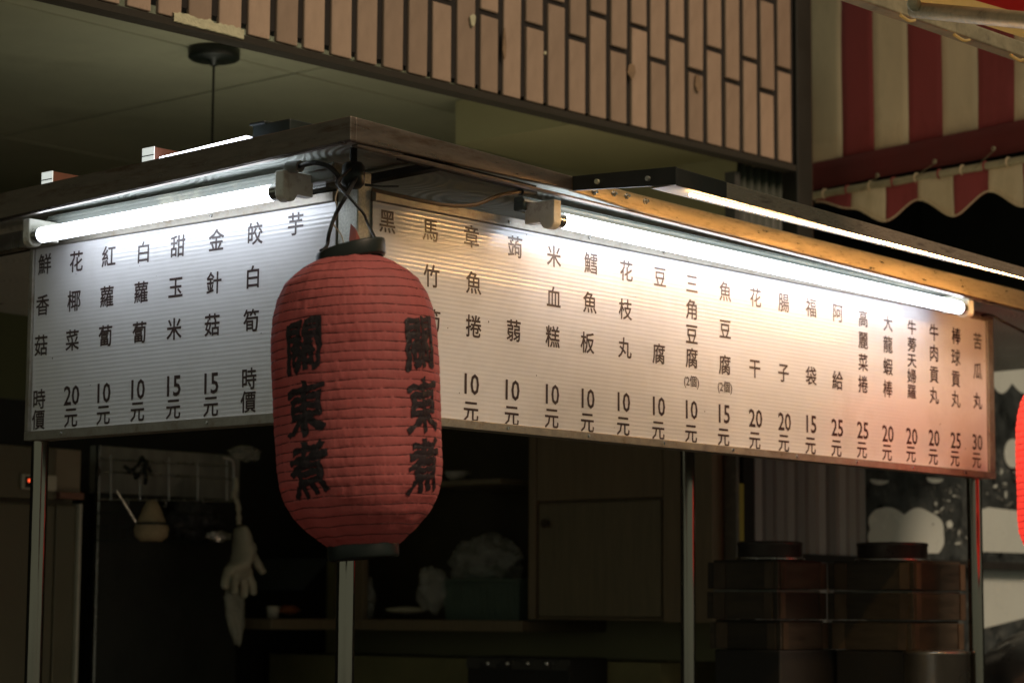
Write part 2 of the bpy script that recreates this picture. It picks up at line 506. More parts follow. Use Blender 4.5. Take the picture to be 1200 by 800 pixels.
for (a, b_) in (((1030, 206), (1008, 224)), ((1097, 190), (1072, 208)), ((1166, 175), (1143, 197)), ((1240, 158), (1215, 178))):
    p1, p2 = P(*a, 0, AX - 0.012), P(*b_, 0, AX - 0.022)
    MB().tube([p1, p2], 0.0011, 6).build('lace_cord', mat('dull_cord', (0.25, 0.20, 0.12), 0.7), aw)
    MB().lathe((0, 0, 0), [(0.003, 0), (0.006, 0.001), (0.006, 0.002), (0.003, 0.003)], 10).build('grommet', galv, aw)
    g = C.collection.objects[-1]
    g.matrix_parent_inverse = Matrix()
    g.location = Vector(p1) - aw.location + Vector((-0.006, 0, 0)); g.rotation_euler = (0, R(-90), 0)
# scalloped valance, its stripes half a wave wide
m = MB()
vx = [959, 1001, 1041, 1080, 1121, 1162, 1203, 1244, 1285]
vy = [ay(p, 240) for p in vx]
lowpx = {0: 238, 1: 246, 2: 261, 3: 236, 4: 255, 5: 226, 6: 244, 7: 214, 8: 232}
lows = [P(vx[k], lowpx[k], 0, AX).z for k in range(9)]
for s in range(8):
    vs, fs = [], []
    for a in range(9):
        t = a / 8
        y = vy[s] + (vy[s + 1] - vy[s]) * t
        sm_ = t * t * (3 - 2 * t)
        zl = lows[s] + (lows[s + 1] - lows[s]) * sm_
        zt = pipe_z(y) + 0.002
        for b_ in range(5):
            z = zl + (zt - zl) * b_ / 4
            vs.append((AX - 0.012 + 0.008 * noise.noise((y * 12, z * 12, 5)), y, z))
    for a in range(8):
        for b_ in range(4):
            fs.append((a * 5 + b_, a * 5 + b_ + 1, (a + 1) * 5 + b_ + 1, (a + 1) * 5 + b_))
    m.add(vs, fs, (0 if s % 2 else 1), True)
o = m.build('scalloped_valance', [fab_c, fab_r], aw)
sl = o.modifiers.new('solid', 'SOLIDIFY'); sl.thickness = 0.0015
# piping along the scallops
pts = []
for s in range(8):
    for a in range(8):
        t = a / 8
        y = vy[s] + (vy[s + 1] - vy[s]) * t
        zl = lows[s] + (lows[s + 1] - lows[s]) * t * t * (3 - 2 * t)
        pts.append((AX - 0.013 + 0.008 * noise.noise((y * 12, zl * 12, 5)), y, zl + 0.003))
MB().tube(pts, 0.0022, 6).build('valance_piping', fab_c, aw)

# nearer awning frame at the top right corner
af = thing('awning_frame', PD(1150, 40, 3.7), 'galvanised arm and pipe of a nearer awning at the top right corner', 'awning frame')
a1, a2 = P(985, -13, 1, -0.42), P(1300, 98, 1, -0.42)
MB().bar(a1, a2, 0.030, 0.030).build('arm', galv, af, 0.003)
lam = MB()
lam.tube([PD(1072, 12, 3.78), PD(1330, 36, 3.15)], 0.0135, 14).build('pipe', galv, af)
lam = MB().lathe((0, 0, 0), [(0.0, 0), (0.012, 0.001), (0.012, 0.006), (0, 0.008)], 14)
o = lam.build('bolt', plaster, af); o.matrix_parent_inverse = Matrix(); o.location = PD(1070, 6, 3.74) - af.location
o.rotation_euler = (R(90), 0, R(-30))
fr = MB()
q = [PD(1040, -6, 3.95), PD(1330, 86, 3.95), PD(1330, -120, 3.5), PD(1040, -160, 3.5)]
nst = 6
for k in range(nst):
    t0, t1 = k / nst, (k + 1) / nst
    # stripes run along the arm
    A, B = q[0].lerp(q[3], t0), q[1].lerp(q[2], t0)
    D, E_ = q[0].lerp(q[3], t1), q[1].lerp(q[2], t1)
    fr.add([A, B, E_, D], [(0, 1, 2, 3)], k % 2)
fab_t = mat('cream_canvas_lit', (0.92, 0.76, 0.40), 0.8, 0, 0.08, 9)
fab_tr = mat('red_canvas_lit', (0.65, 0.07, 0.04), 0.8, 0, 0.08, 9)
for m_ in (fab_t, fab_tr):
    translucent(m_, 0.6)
o = fr.build('canopy', [fab_t, fab_tr], af)
sl = o.modifiers.new('solid', 'SOLIDIFY'); sl.thickness = 0.0015
for (a, b_) in ((1055, 1072), (1118, 1136), (1184, 1200)):
    p1 = P(a, 18 + (a - 1055) * 0.36, 1, -0.437); p2 = P(b_, 24 + (b_ - 1072) * 0.36, 1, -0.437)
    MB().tube(spline([p1, (p1 + p2) / 2 + Vector((0, -.003, -0.006)), p2], 5), 0.0028, 6).build('tie_cord', fab_t, af)

# ------------------------------------------------------------------ stall structure
st = thing('food_stall', (0.9, 0.5, 0.0), 'stainless steel food stall with a flat roof and round posts carrying two menu boards', 'food stall')
def roof_z(x, y):
    return 2.318 - 0.016 * x - 0.022 * y
zs = [(-0.128, -0.112), (3.0, -0.112), (3.0, 1.75), (-0.128, 1.75)]
MB().add([(x, y, roof_z(x, y)) for x, y in zs] + [(x, y, roof_z(x, y) + 0.006) for x, y in zs],
         [(0, 3, 2, 1), (4, 5, 6, 7), (0, 1, 5, 4), (1, 2, 6, 5), (2, 3, 7, 6), (3, 0, 4, 7)]).build('roof_panel', swirl, st)
# fascia strips (slightly out of level, as the photo shows)
cx_, cy_ = -0.139, -0.122
def strip(name, pts_top, pts_bot, thick, mt):
    m = MB()
    vs, fs = [], []
    for (a, b_) in zip(pts_top, pts_bot):
        a, b_ = Vector(a), Vector(b_)
        t = Vector(thick)
        vs += [b_, a, a + t, b_ + t]
    for k in range(len(pts_top) - 1):
        for j in range(4):
            fs.append((k * 4 + j, k * 4 + (j + 1) % 4, (k + 1) * 4 + (j + 1) % 4, (k + 1) * 4 + j))
    fs += [(0, 3, 2, 1), tuple(len(vs) - 4 + j for j in range(4))]
    m.add(vs, fs)
    bm = m.build(name, mt, st, 0.0015)
    return bm
strip('fascia', [(cx_, cy_, 2.338), (cx_, 1.75, 2.30)], [(cx_, cy_, 2.301), (cx_, 1.75, 2.243)], (0.011, 0, 0), steel_dark)
zt, zb = [2.337, 2.322, 2.314], [2.3005, 2.3005, 2.288]
strip('fascia', [(cx_ + 0.011, cy_, 2.338), (0.381, cy_, 2.323)], [(cx_ + 0.011, cy_, 2.3005), (0.381, cy_, 2.3)], (0, 0.010, 0), steel_dark)
strip('fascia', [(0.381, cy_ + .001, 2.3225), (0.565, cy_ + .001, 2.318), (3.0, cy_ + .001, 2.28)], [(0.381, cy_ + .001, 2.299), (0.565, cy_ + .001, 2.288), (3.0, cy_ + .001, 2.232)], (0, 0.009, 0), steel_led_lit).data
# thin rolled lip under each fascia
strip('fascia_lip', [(cx_ + .003, cy_ + .02, 2.3015), (cx_ + .003, 1.75, 2.244)], [(cx_ + .003, cy_ + .02, 2.2990), (cx_ + .003, 1.75, 2.241)], (0.010, 0, 0), steel_dark)
strip('fascia_lip', [(cx_ + .02, cy_ + .004, 2.2995), (0.565, cy_ + .004, 2.288), (3.0, cy_ + .004, 2.232)], [(cx_ + .02, cy_ + .004, 2.2955), (0.565, cy_ + .004, 2.2845), (3.0, cy_ + .004, 2.229)], (0, 0.014, 0), steel_dark)
# corner rivet and under-roof angles
MB().bar((0.02, -0.075, 2.306), (0.33, -0.075, 2.300), 0.022, 0.008).build('roof_angle', black_m, st)
MB().bar((0.10, -0.10, 2.304), (0.10, 1.6, 2.265), 0.02, 0.012).build('roof_angle', black_m, st)
MB().bar((0.0, 0.06, 2.285), (0.0, 1.6, 2.25), 0.025, 0.03).build('roof_angle', steel, st)
# posts
def post(x, y, z0, z1, r=0.0148):
    return MB().tube([(x, y, z0), (x, y, z1)], r, 24).build('post', steel_post, st)
pl = P(47, 560, 0, 0.012)
post(0.014, P(46, 560, 0, 0.014).y, 0.0, 1.90, 0.0155)
post(0.0, 0.014, 0.0, 1.90)
pr = P(1142, 600, 1, 0.03)
post(pr.x, 0.03, 0.0, 1.90, 0.0165)
bp_ = PD(806, 600, 4.85)
post(bp_.x, bp_.y, 0.0, 2.26, 0.0155)
MB().box((0.0, 0.0, 1.90), (0.030, 0.045, 2.29)).build('corner_post', speckled, st, 0.002)
MB().box((pr.x - 0.012, 0.024, 1.9), (pr.x + 0.012, 0.05, 2.25)).build('corner_post', steel, st, 0.002)
MB().box((0.004, 0.78, 1.9), (0.03, 0.81, 2.27)).build('corner_post', steel, st, 0.002)
MB().box((bp_.x - .02, 0.03, 2.24), (bp_.x + .02, bp_.y + .02, 2.262)).build('roof_angle', steel, st)
# cart body below the frame of the picture
MB().box((-0.02, -0.02, 0.82), (1.96, 0.86, 0.88)).build('counter_top', steel, st, 0.004)
MB().box((0.03, 0.03, 0.12), (1.92, 0.82, 0.819)).build('cart_body', steel, st, 0.004)
# bracket arm and outer rail
b1 = P(668, 214.5, 1, cy_ - 0.002)
b2 = Vector((b1.x + 0.004, -0.338, 2.303))
tp1, tp2 = P(668, 206, 1, cy_ - .001), P(795, 196, 1, -0.338)
bt1, bt2 = P(669, 223, 1, cy_ - .001), P(795, 217, 1, -0.338)
bx = 0.383
MB().add([(bx - .004, cy_ - .001, bt1.z), (bx - .004, cy_ - .001, tp1.z), (bx - .004, -0.338, tp2.z), (bx - .004, -0.338, bt2.z),
          (bx, cy_ - .001, bt1.z), (bx, cy_ - .001, tp1.z), (bx, -0.338, tp2.z), (bx, -0.338, bt2.z)],
         [(0, 3, 2, 1), (4, 5, 6, 7), (0, 1, 5, 4), (1, 2, 6, 5), (2, 3, 7, 6), (3, 0, 4, 7)]).build('bracket_arm', mat('black_painted_steel', (0.03, 0.03, 0.026), 0.42, 0.2, 0.3, 20, 0.1, 90), st)
for (px, py, pln) in ((700.5, 213, 0), (760, 209.5, 0)):
    q = P(px, py, 0, bx - .0045)
    MB().tube([(bx - .009, q.y, q.z), (bx - .002, q.y, q.z)], 0.0042, 12).build('bolt', plaster if px == 700.5 else speckled, st)
for (px, py) in ((696, 225), (719, 227), (734, 230), (756, 236)):
    q = P(px, py, 1, cy_)
    MB().tube([(q.x, cy_ - .007, q.z), (q.x, cy_ + .002, q.z)], 0.0030, 12).build('bolt', steel, st)
    MB().tube([(q.x, cy_ - .0015, q.z), (q.x, cy_ + .001, q.z)], 0.0052, 16).build('washer', steel, st)
railt = [P(795, 196.5, 1, -0.338), P(852, 213, 1, -0.338), P(1200, 313, 1, -0.338)]
railb = [P(795, 218, 1, -0.338), P(852, 233, 1, -0.338), P(1200, 326, 1, -0.338)]
def ext(p, q, X):
    t = (X - p.x) / (q.x - p.x)
    return p + (q - p) * t
rt_end, rb_end = ext(railt[1], railt[2], 3.0), ext(railb[1], railb[2], 3.0)
blk = bpy.data.materials['black_painted_steel']
rail_m = mat('tinted_brown_rail', (0.42, 0.33, 0.25), 0.30, 0.3, 0.15, 20, 0.06, 90, (1, 1, 5), dirt=(0.10, 0.07, 0.06), dscale=20)
strip('outer_rail', [(bx, -0.338, railt[0].z), (railt[1].x, -0.338, railt[1].z)], [(bx, -0.338, railb[0].z), (railt[1].x, -0.338, railb[1].z)], (0, 0.003, 0), blk)
strip('outer_rail', [(railt[1].x, -0.3375, railt[1].z - .0006), (3.0, -0.3375, rt_end.z)], [(railt[1].x, -0.3375, railb[1].z), (3.0, -0.3375, rb_end.z)], (0, 0.003, 0), rail_m)
# tray that carries the strip
ld0, ld1 = P(806, 229.5, 1, -0.325), P(1200, 327, 1, -0.325)
ld1 = ext(ld0, ld1, 3.0)
tr0 = P(783, 222, 1, -0.325)
def shelf(name, xa, za, xb, zb_, y0, y1, th, mt, parent):
    return MB().add([(xa, y0, za), (xb, y0, zb_), (xb, y1, zb_), (xa, y1, za), (xa, y0, za + th), (xb, y0, zb_ + th), (xb, y1, zb_ + th), (xa, y1, za + th)],
                    [(0, 3, 2, 1), (4, 5, 6, 7), (0, 1, 5, 4), (1, 2, 6, 5), (2, 3, 7, 6), (3, 0, 4, 7)]).build(name, mt, parent)
shelf('strip_tray', bx + .001, ld0.z + .010, 3.0, ld1.z + .010, -0.334, -0.285, 0.003, white_paint, st)
led = thing('led_strip', (ld0.x, -0.325, ld0.z), 'long warm glowing light strip under the outer rail at the right', 'light strip')
ld2 = ext(ld0, ld1, 1.9)
MB().bar((ld0.x, -0.328, ld0.z + .002), (ld2.x, -0.328, ld2.z + .002), 0.004, 0.005).build('diffuser', led_m, led, 0.002)

# ------------------------------------------------------------------ menu boards
RIB = 0.00010
def glyph(txt, offset=0.0):
    cu = bpy.data.curves.new('t', 'FONT')
    cu.body = txt
    cu.size = 1.0
    cu.offset = offset
    cu.resolution_u = 2
    ob = bpy.data.objects.new('t', cu)
    C.collection.objects.link(ob)
    bpy.context.view_layer.update()
    me = bpy.data.meshes.new_from_object(ob.evaluated_get(bpy.context.evaluated_depsgraph_get()))
    vs = [tuple(v.co[:2]) for v in me.vertices]
    fs = [tuple(p.vertices) for p in me.polygons]
    bpy.data.objects.remove(ob); bpy.data.curves.remove(cu); bpy.data.meshes.remove(me)
    return vs, fs
def bbox(vs):
    return min(v[0] for v in vs), min(v[1] for v in vs), max(v[0] for v in vs), max(v[1] for v in vs)
CAL = bbox(glyph('國')[0])
CALC = ((CAL[0] + CAL[2]) / 2, (CAL[1] + CAL[3]) / 2)
CALS = CAL[3] - CAL[1]
GC = {}
def dilate(vs, fs, o):
    """thickens a flat glyph: a small capped strip along every outline edge"""
    cnt = {}
    for f in fs:
        for a, b_ in zip(f, f[1:] + f[:1]):
            k = (min(a, b_), max(a, b_))
            cnt[k] = cnt.get(k, 0) + 1
    vs, fs = list(vs), list(fs)
    for (a, b_), c in cnt.items():
        if c != 1:
            continue
        (x0_, y0_), (x1_, y1_) = vs[a], vs[b_]
        L_ = math.hypot(x1_ - x0_, y1_ - y0_)
        if L_ < 1e-6:
            continue
        dx, dy = (x1_ - x0_) / L_ * o, (y1_ - y0_) / L_ * o
        n = len(vs)
        e = 0.8
        vs += [(x0_ - dx * e + dy, y0_ - dy * e - dx), (x1_ + dx * e + dy, y1_ + dy * e - dx), (x1_ + dx * e - dy, y1_ + dy * e + dx), (x0_ - dx * e - dy, y0_ - dy * e + dx)]
        fs.append((n, n + 1, n + 2, n + 3))
    return vs, fs
def norm_glyph(t, offset=0.014):
    """glyph centred on 0, scaled so that a full CJK character is 1 high; digits by their own box, height 1"""
    if (t, offset) in GC:
        return GC[(t, offset)]
    vs, fs = glyph(t)
    vs, fs = dilate(vs, fs, offset)
    if len(t) == 1 and ord(t) > 0x2000:
        r = [((x - CALC[0]) / CALS, (y - CALC[1]) / CALS) for x, y in vs], fs
    else:
        b = bbox(vs)
        h = b[3] - b[1]
        r = [((x - (b[0] + b[2]) / 2) / h, (y - (b[1] + b[3]) / 2) / h) for x, y in vs], fs
    GC[(t, offset)] = r
    return r

def relief(ax, u, z):
    return 0.0032 + 0.0020 * noise.noise((u * 2.2, z * 4, 4 + ax)) + 0.0003 * noise.noise((u * 9, z * 12, 2 + ax))
def board(name, ax, u0, u1, zl, zh, label, cols, fr):
    """ax: 0 = board in the plane x = 0 facing -x, 1 = board in the plane y = 0 facing -y"""
    def pt(u, d, z):      # u along, d in front of plane
        return (-d, u, z) if ax == 0 else (u, -d, z)
    root = thing(name, pt((u0 + u1) / 2, 0, zl), label, 'menu board')
    # ribbed twin-wall sheet: one horizontal rib every 7 mm
    m = MB(); vs, fs = [], []
    nz = int((zh - zl) / 0.0072) * 6
    nu = 110
    for a in range(nu + 1):
        u = u0 + (u1 - u0) * a / nu
        for b_ in range(nz + 1):
            z = zl + (zh - zl) * b_ / nz
            ph = (b_ % 6) / 6
            d = relief(ax, u, z) + RIB * math.cos(2 * math.pi * ph)
            vs.append(pt(u, d, z))
    for a in range(nu):
        for b_ in range(nz):
            q = (a * (nz + 1) + b_, (a + 1) * (nz + 1) + b_, (a + 1) * (nz + 1) + b_ + 1, a * (nz + 1) + b_ + 1)
            fs.append(q if ax == 1 else q[::-1])
    m.add(vs, fs, 0, True)
    sh = m.build('panel', board_w, root)
    MB().box(pt(u0, 0.0005, zl), pt(u1, -0.006, zh)).build('backing', speckled, root)
    t, b0, le, re = fr
    def fb(a, b_):
        MB().box(a, b_).build('frame_rail', frame_m, root, 0.001)
    fb(pt(u0 - le, 0.010, zh + 0.0005), pt(u1 + re, -0.022, zh + t))
    fb(pt(u0 - le, 0.010, zl - 0.0005), pt(u1 + re, -0.022, zl - b0))
    if le: fb(pt(u0 - le, 0.0095, zl), pt(u0 - 0.0005, -0.0215, zh))
    if re: fb(pt(u1 + 0.0005, 0.0095, zl), pt(u1 + re, -0.0215, zh))
    for col in cols:
        for (txt, px, py, s) in col:
            m = MB()
            c = P(px, py, ax, -0.0045)
            vs, fs = norm_glyph(txt)
            out = []
            for (gx, gy) in vs:
                uu = (c.y if ax == 0 else c.x)
                wdt = s[0] if isinstance(s, tuple) else s
                hgt = s[1] if isinstance(s, tuple) else s
                u_, z_ = uu + (-gx if ax == 0 else gx) * wdt, c.z + gy * hgt
                out.append(pt(u_, relief(ax, u_, z_) + 0.00045, z_))
            m.add(out, fs)
            m.build('menu_character', ink, root)
    n_ = 9 if ax == 1 else 4
    for k in range(n_):
        u = u0 + (u1 - u0) * (k + 0.5) / n_
        for z in (zh + t * .5, zl - b0 * .5):
            if random.random() < 0.8:
                a_, b_ = Vector(pt(u, 0.0085, z)), Vector(pt(u, 0.0118, z))
                MB().tube([a_, b_], [0.0034, 0.0026], 10).build('screw', steel, root)
    for k in range(16 if ax == 1 else 8):
        u, z = random.uniform(u0, u1), random.uniform(zl, zh)
        d_ = relief(ax, u, z) + 0.0004
        q_ = random.uniform(0.0006, 0.0018)
        MB().add([pt(u + q_ * math.cos(j), d_, z + q_ * math.sin(j)) for j in range(6)], [tuple(range(6))]).build('fly_speck', ink, root)
    return root
EM = 0.0345
def colm(chars, xs_, ys_, price, px, py, yy, s=EM, cs=None):
    out = [(c, x, y, s) for c, x, y in zip(chars, xs_, ys_)]
    if price == '時價':
        out += [('時', px, py, 0.033), ('價', px - 1, yy, 0.033)]
    elif price:
        out += [(price, px, py, (0.033, 0.035)), ('元', px - 1, yy, (0.034, 0.033))]
    return out
Lc = [colm('鮮香菇', (52.5, 50, 48), (310, 358, 405), '時價', 45, 468, 492),
      colm('花椰菜', (89.5, 87, 84.5), (307, 353, 399), '20', 83, 463, 489),
      colm('紅蘿蔔', (127.5, 125.5, 123.5), (301, 348, 394), '10', 121, 460, 486),
      colm('白蘿蔔', (168, 165.5, 163.5), (296, 343, 390), '10', 161, 456, 482),
      colm('甜玉米', (208, 206, 204), (289, 337, 386), '15', 203, 452, 479),
      colm('金針菇', (253, 250.5, 248.5), (282, 332, 381), '15', 247, 449, 476),
      colm('皎白筍', (298, 296, 294), (274, 325, 376), '時價', 291, 444, 471),
      [('芋', 345.5, 263, EM)]]
S2 = 0.0245
Rc = [[('黑', 454.5, 260, EM)],
      [('馬', 505, 270, EM), ('竹', 506, 324, EM), ('筍', 507, 376, EM)],
      colm('章魚捲', (553, 555, 555), (278, 332, 383), '10', 553, 450, 482),
      colm('蒟蒻', (604, 602), (290, 388), '10', 601, 457, 487),
      colm('米血糕', (649.5, 649, 648), (301, 349, 395), '10', 648, 462, 490),
      colm('鱈魚板', (693, 691.5, 689), (309, 355, 402), '10', 690, 467, 495),
      colm('花枝丸', (734.5, 733.5, 733), (318, 363, 408), '10', 732, 471, 499),
      colm('豆腐', (774, 773), (325, 415), '10', 773, 476, 504),
      colm('三角豆腐', (811.5, 811.5, 811.5, 811.5), (333, 363, 392, 420), '10', 811, 480, 508) + [('(2個)', 811, 447.5, (S2, S2))],
      colm('魚豆腐', (850.5, 850.5, 850), (342, 386, 428), '15', 849, 485, 512) + [('(2個)', 850, 454, (S2, S2))],
      colm('花干', (886, 885), (349, 432), '20', 885.5, 490, 516),
      colm('腸子', (919, 918.5), (355, 437), '20', 919.5, 494, 519),
      colm('福袋', (951, 951), (361, 441), '15', 951, 497, 522),
      colm('阿給', (982, 982), (367, 446), '25', 981.5, 501, 525),
      colm('高麗菜捲', (1012, 1012, 1012, 1012), (373.5, 399, 425, 450.5), '25', 1011.5, 504, 527, 0.0325),
      colm('大龍蝦棒', (1041, 1041, 1041, 1041), (379, 404, 430, 456), '20', 1041, 508, 530, 0.0325),
      colm('牛蒡天婦羅', (1069, 1069, 1069, 1069, 1069), (384, 404, 422.5, 441, 459), '20', 1069, 511, 532, (0.032, 0.028)),
      colm('牛肉貢丸', (1095, 1095, 1095, 1095), (390, 414, 439, 463.5), '20', 1095, 513, 535, 0.0335),
      colm('棒球貢丸', (1121, 1120.5, 1120.5, 1120.5), (394, 419, 444, 468), '25', 1120.5, 516, 537, 0.0335),
      colm('苦瓜丸', (1146, 1146, 1146), (400, 435, 470), '30', 1146, 518, 539, 0.0335)]
board('menu_board', 0, 0.046, 0.8145, 1.917, 2.2455, 'shorter ribbed white menu board on the left side, eight columns of dark Chinese writing', Lc, (0.016, 0.017, 0.0, 0.011))
board('menu_board', 1, 0.0305, 1.944, 1.914, 2.2455, 'longer ribbed white menu board on the right side, many priced columns of Chinese writing', Rc, (0.017, 0.015, 0.0, 0.024))

# ------------------------------------------------------------------ fluorescent fittings
grey_green = mat('grey_green_enamel', (0.12, 0.145, 0.13), 0.32, 0.1, 0.12, 12, 0.04, 80, dirt=(0.10, 0.11, 0.09), dscale=18)
def fitting(ax, pa, pb, label, hb):
    """pa, pb: ends of the lit tube"""
    pa, pb = Vector(pa), Vector(pb)
    d = (pb - pa).normalized()
    root = thing('fluorescent_light', (pa + pb) / 2, label, 'fluorescent light')
    MB().tube([pa - d * .001, pb + d * .001], 0.0132, 20, cap=False).build('tube', tube_m, root)
    for q, s in ((pa, -1), (pb, 1)):
        MB().tube([q - d * s * .001, q + d * s * 0.016], 0.0136, 20).build('end_cap', steel, root)
    up = Vector((0, 0, 1))
    side = Vector((1, 0, 0)) if ax == 0 else Vector((0, 1, 0))
    za = 0.016
    a = pa - d * (0.085 if ax == 0 else 0.045); b_ = pb + d * 0.045
    MB().bar(a + up * (hb / 2 + 0.011) + side * .056, b_ + up * (hb / 2 + 0.011) + side * .056, 0.022, hb - .012).build('housing', white_paint if ax == 0 else grey_green, root, 0.003)
    MB().bar(a + up * (hb * .93) + side * .043, b_ + up * (hb * .93) + side * .043, 0.003, 0.004).build('housing_edge', white_paint, root)
    for q, s in ((pa, -1), (pb, 1)):
        # lampholder: plate with a rounded foot
        m = MB()
        n = 12
        prof = [(-0.0150, 0.030), (-0.0150, -0.006)] + [(-0.0150 * math.cos(t * math.pi / n), -0.006 - 0.0125 * math.sin(t * math.pi / n)) for t in range(1, n)] + [(0.0165, -0.006), (0.05, -0.006), (0.05, 0.030)]
        o0 = q + d * s * 0.016
        fr_, bk = [], []
        for (sx, sz) in prof:
            fr_.append(o0 + side * sx + up * sz)
            bk.append(o0 + side * sx + up * sz + d * s * 0.019)
        k = len(prof)
        m.add(fr_ + bk, [tuple(range(k)), tuple(range(2 * k - 1, k - 1, -1))] + [(j, k + j, k + (j + 1) % k, (j + 1) % k) for j in range(k)])
        m.build('lampholder', plastic_w, root, 0.002)
    return root
tl0, tl1 = P(49, 275.5, 0, -0.085), P(322, 225.5, 0, -0.085)
tr0_, tr1_ = P(657, 258.5, 1, -0.085), P(1124, 360.5, 1, -0.085)
fitting(0, tl1, tl0, 'shorter fluorescent light glowing above the left menu board', 0.040)
fitting(1, tr0_, tr1_, 'longer fluorescent light glowing above the right menu board', 0.036)

# ------------------------------------------------------------------ cables at the corner
cb = thing('junction_socket', P(414, 207, 0, -0.03), 'black cable socket hanging under the roof corner above the lantern', 'cable socket')
jc = P(414, 207, 0, -0.03)
MB().lathe((jc.x, jc.y, jc.z - 0.018), [(0, -.002), (0.012, 0), (0.0175, 0.006), (0.0185, 0.02), (0.0175, 0.034), (0.013, 0.04), (0, 0.041)], 24).build('socket_body', black_pl, cb)
MB().tube([jc + Vector((0, 0, 0.02)), jc + Vector((0, 0, 0.075))], 0.006, 10).build('stem', black_pl, cb)
o1 = tl1 + Vector((0, -0.045, 0.028))
cab = MB().tube(spline([P(350, 195, 0, -0.085), P(368, 191, 0, -0.10), P(386, 196, 0, -0.10), P(397, 208, 0, -0.09), P(396, 216, 0, -0.08), P(408, 222, 0, -0.06), jc], 8), 0.0040, 10).build('power_cable', rubber)
tag(cab, 'thick black cable curling from the left lamp to the roof corner', 'cable')
o = MB().tube([P(338, 196, 0, -0.085), P(352, 195, 0, -0.085)], 0.0095, 16).build('cable_gland', white_paint, cab)
o = MB().tube(spline([P(436, 222, 1, -0.03), P(470, 230, 1, -0.05), P(520, 240, 1, -0.07), P(556, 240, 1, -0.08), P(585, 229, 1, -0.09), P(612, 224.5, 1, -0.09)], 8), 0.0031, 10).build('power_cable', [brown_cord])
tag(o, 'brown cable sagging from the corner to the right lamp', 'cable')
MB().tube([P(610, 225, 1, -0.09), P(626, 226, 1, -0.085)], 0.0062, 12).build('cable_gland', black_pl, o)
o = MB().tube([P(428, 216.5, 1, -0.05), P(446, 218.5, 1, -0.06), P(467, 218.5, 1, -0.07)], [0.0022, 0.0016, 0.0014], 8).build('zip_tie', black_pl)
tag(o, 'short black cable tie tail poking right from the socket', 'cable tie')
o = MB().tube(spline([P(1146, 370, 1, 0.0), P(1160, 369, 1, -0.03), P(1178, 378, 1, -0.06), P(1210, 394, 1, -0.08), P(1260, 420, 1, -0.1)], 8), 0.0030, 8).build('power_cable', rubber)
tag(o, 'thin black cable leaving the right end of the menu board', 'cable')

# ------------------------------------------------------------------ lanterns
LC = PD(418.5, 470.5, 3.30)
LH, LR = 0.410, 0.1195
prof_px = [(-174, 40), (-168, 52), (-160, 64), (-146, 79), (-128, 88.5), (-106, 94.5), (-80, 97.5), (-40, 98), (0, 98), (40, 98), (78, 97.5), (100, 95), (120, 89), (138, 79), (154, 65), (165, 52), (174, 41)]
def lprof(v):            # v: -1 top .. 1 bottom  ->  radius fraction
    x = v * 174
    for (a, ra), (b_, rb) in zip(prof_px, prof_px[1:]):
        if a <= x <= b_:
            return (ra + (rb - ra) * (x - a) / (b_ - a)) / 98
    return 41 / 98
NR = 31
def surf(a, v, lift=0.0):
    """a: angle round the axis from the viewer's side, v: -1 top .. 1 bottom (local coordinates)"""
    s = (v + 1) / 2 * NR
    fr_ = s - math.floor(s)
    e = abs(2 * fr_ - 1)
    r = lprof(v) * LR - 0.0008 * e ** 4
    nz = noise.noise((math.cos(a) * 9, math.sin(a) * 9, v * 3))
    wr = noise.noise((math.cos(a) * 26, math.sin(a) * 26, math.floor(s) * 1.7 + 0.3 * fr_))
    r += 0.0016 * noise.noise((math.cos(a) * 2.2, math.sin(a) * 2.2, v * 2.4 + 5)) + 0.0008 * nz + 0.0012 * wr * (0.35 + 0.65 * e)
    sag = 0.0016 * noise.noise((math.cos(a) * 3, math.sin(a) * 3, math.floor(s + .5) * 2.1))
    return Vector((math.cos(a) * (r + lift), math.sin(a) * (r + lift), -v * LH / 2 + sag))
view_ang = math.atan2(-R0.x * 0 - F.y, -F.x)     # direction from lantern to camera
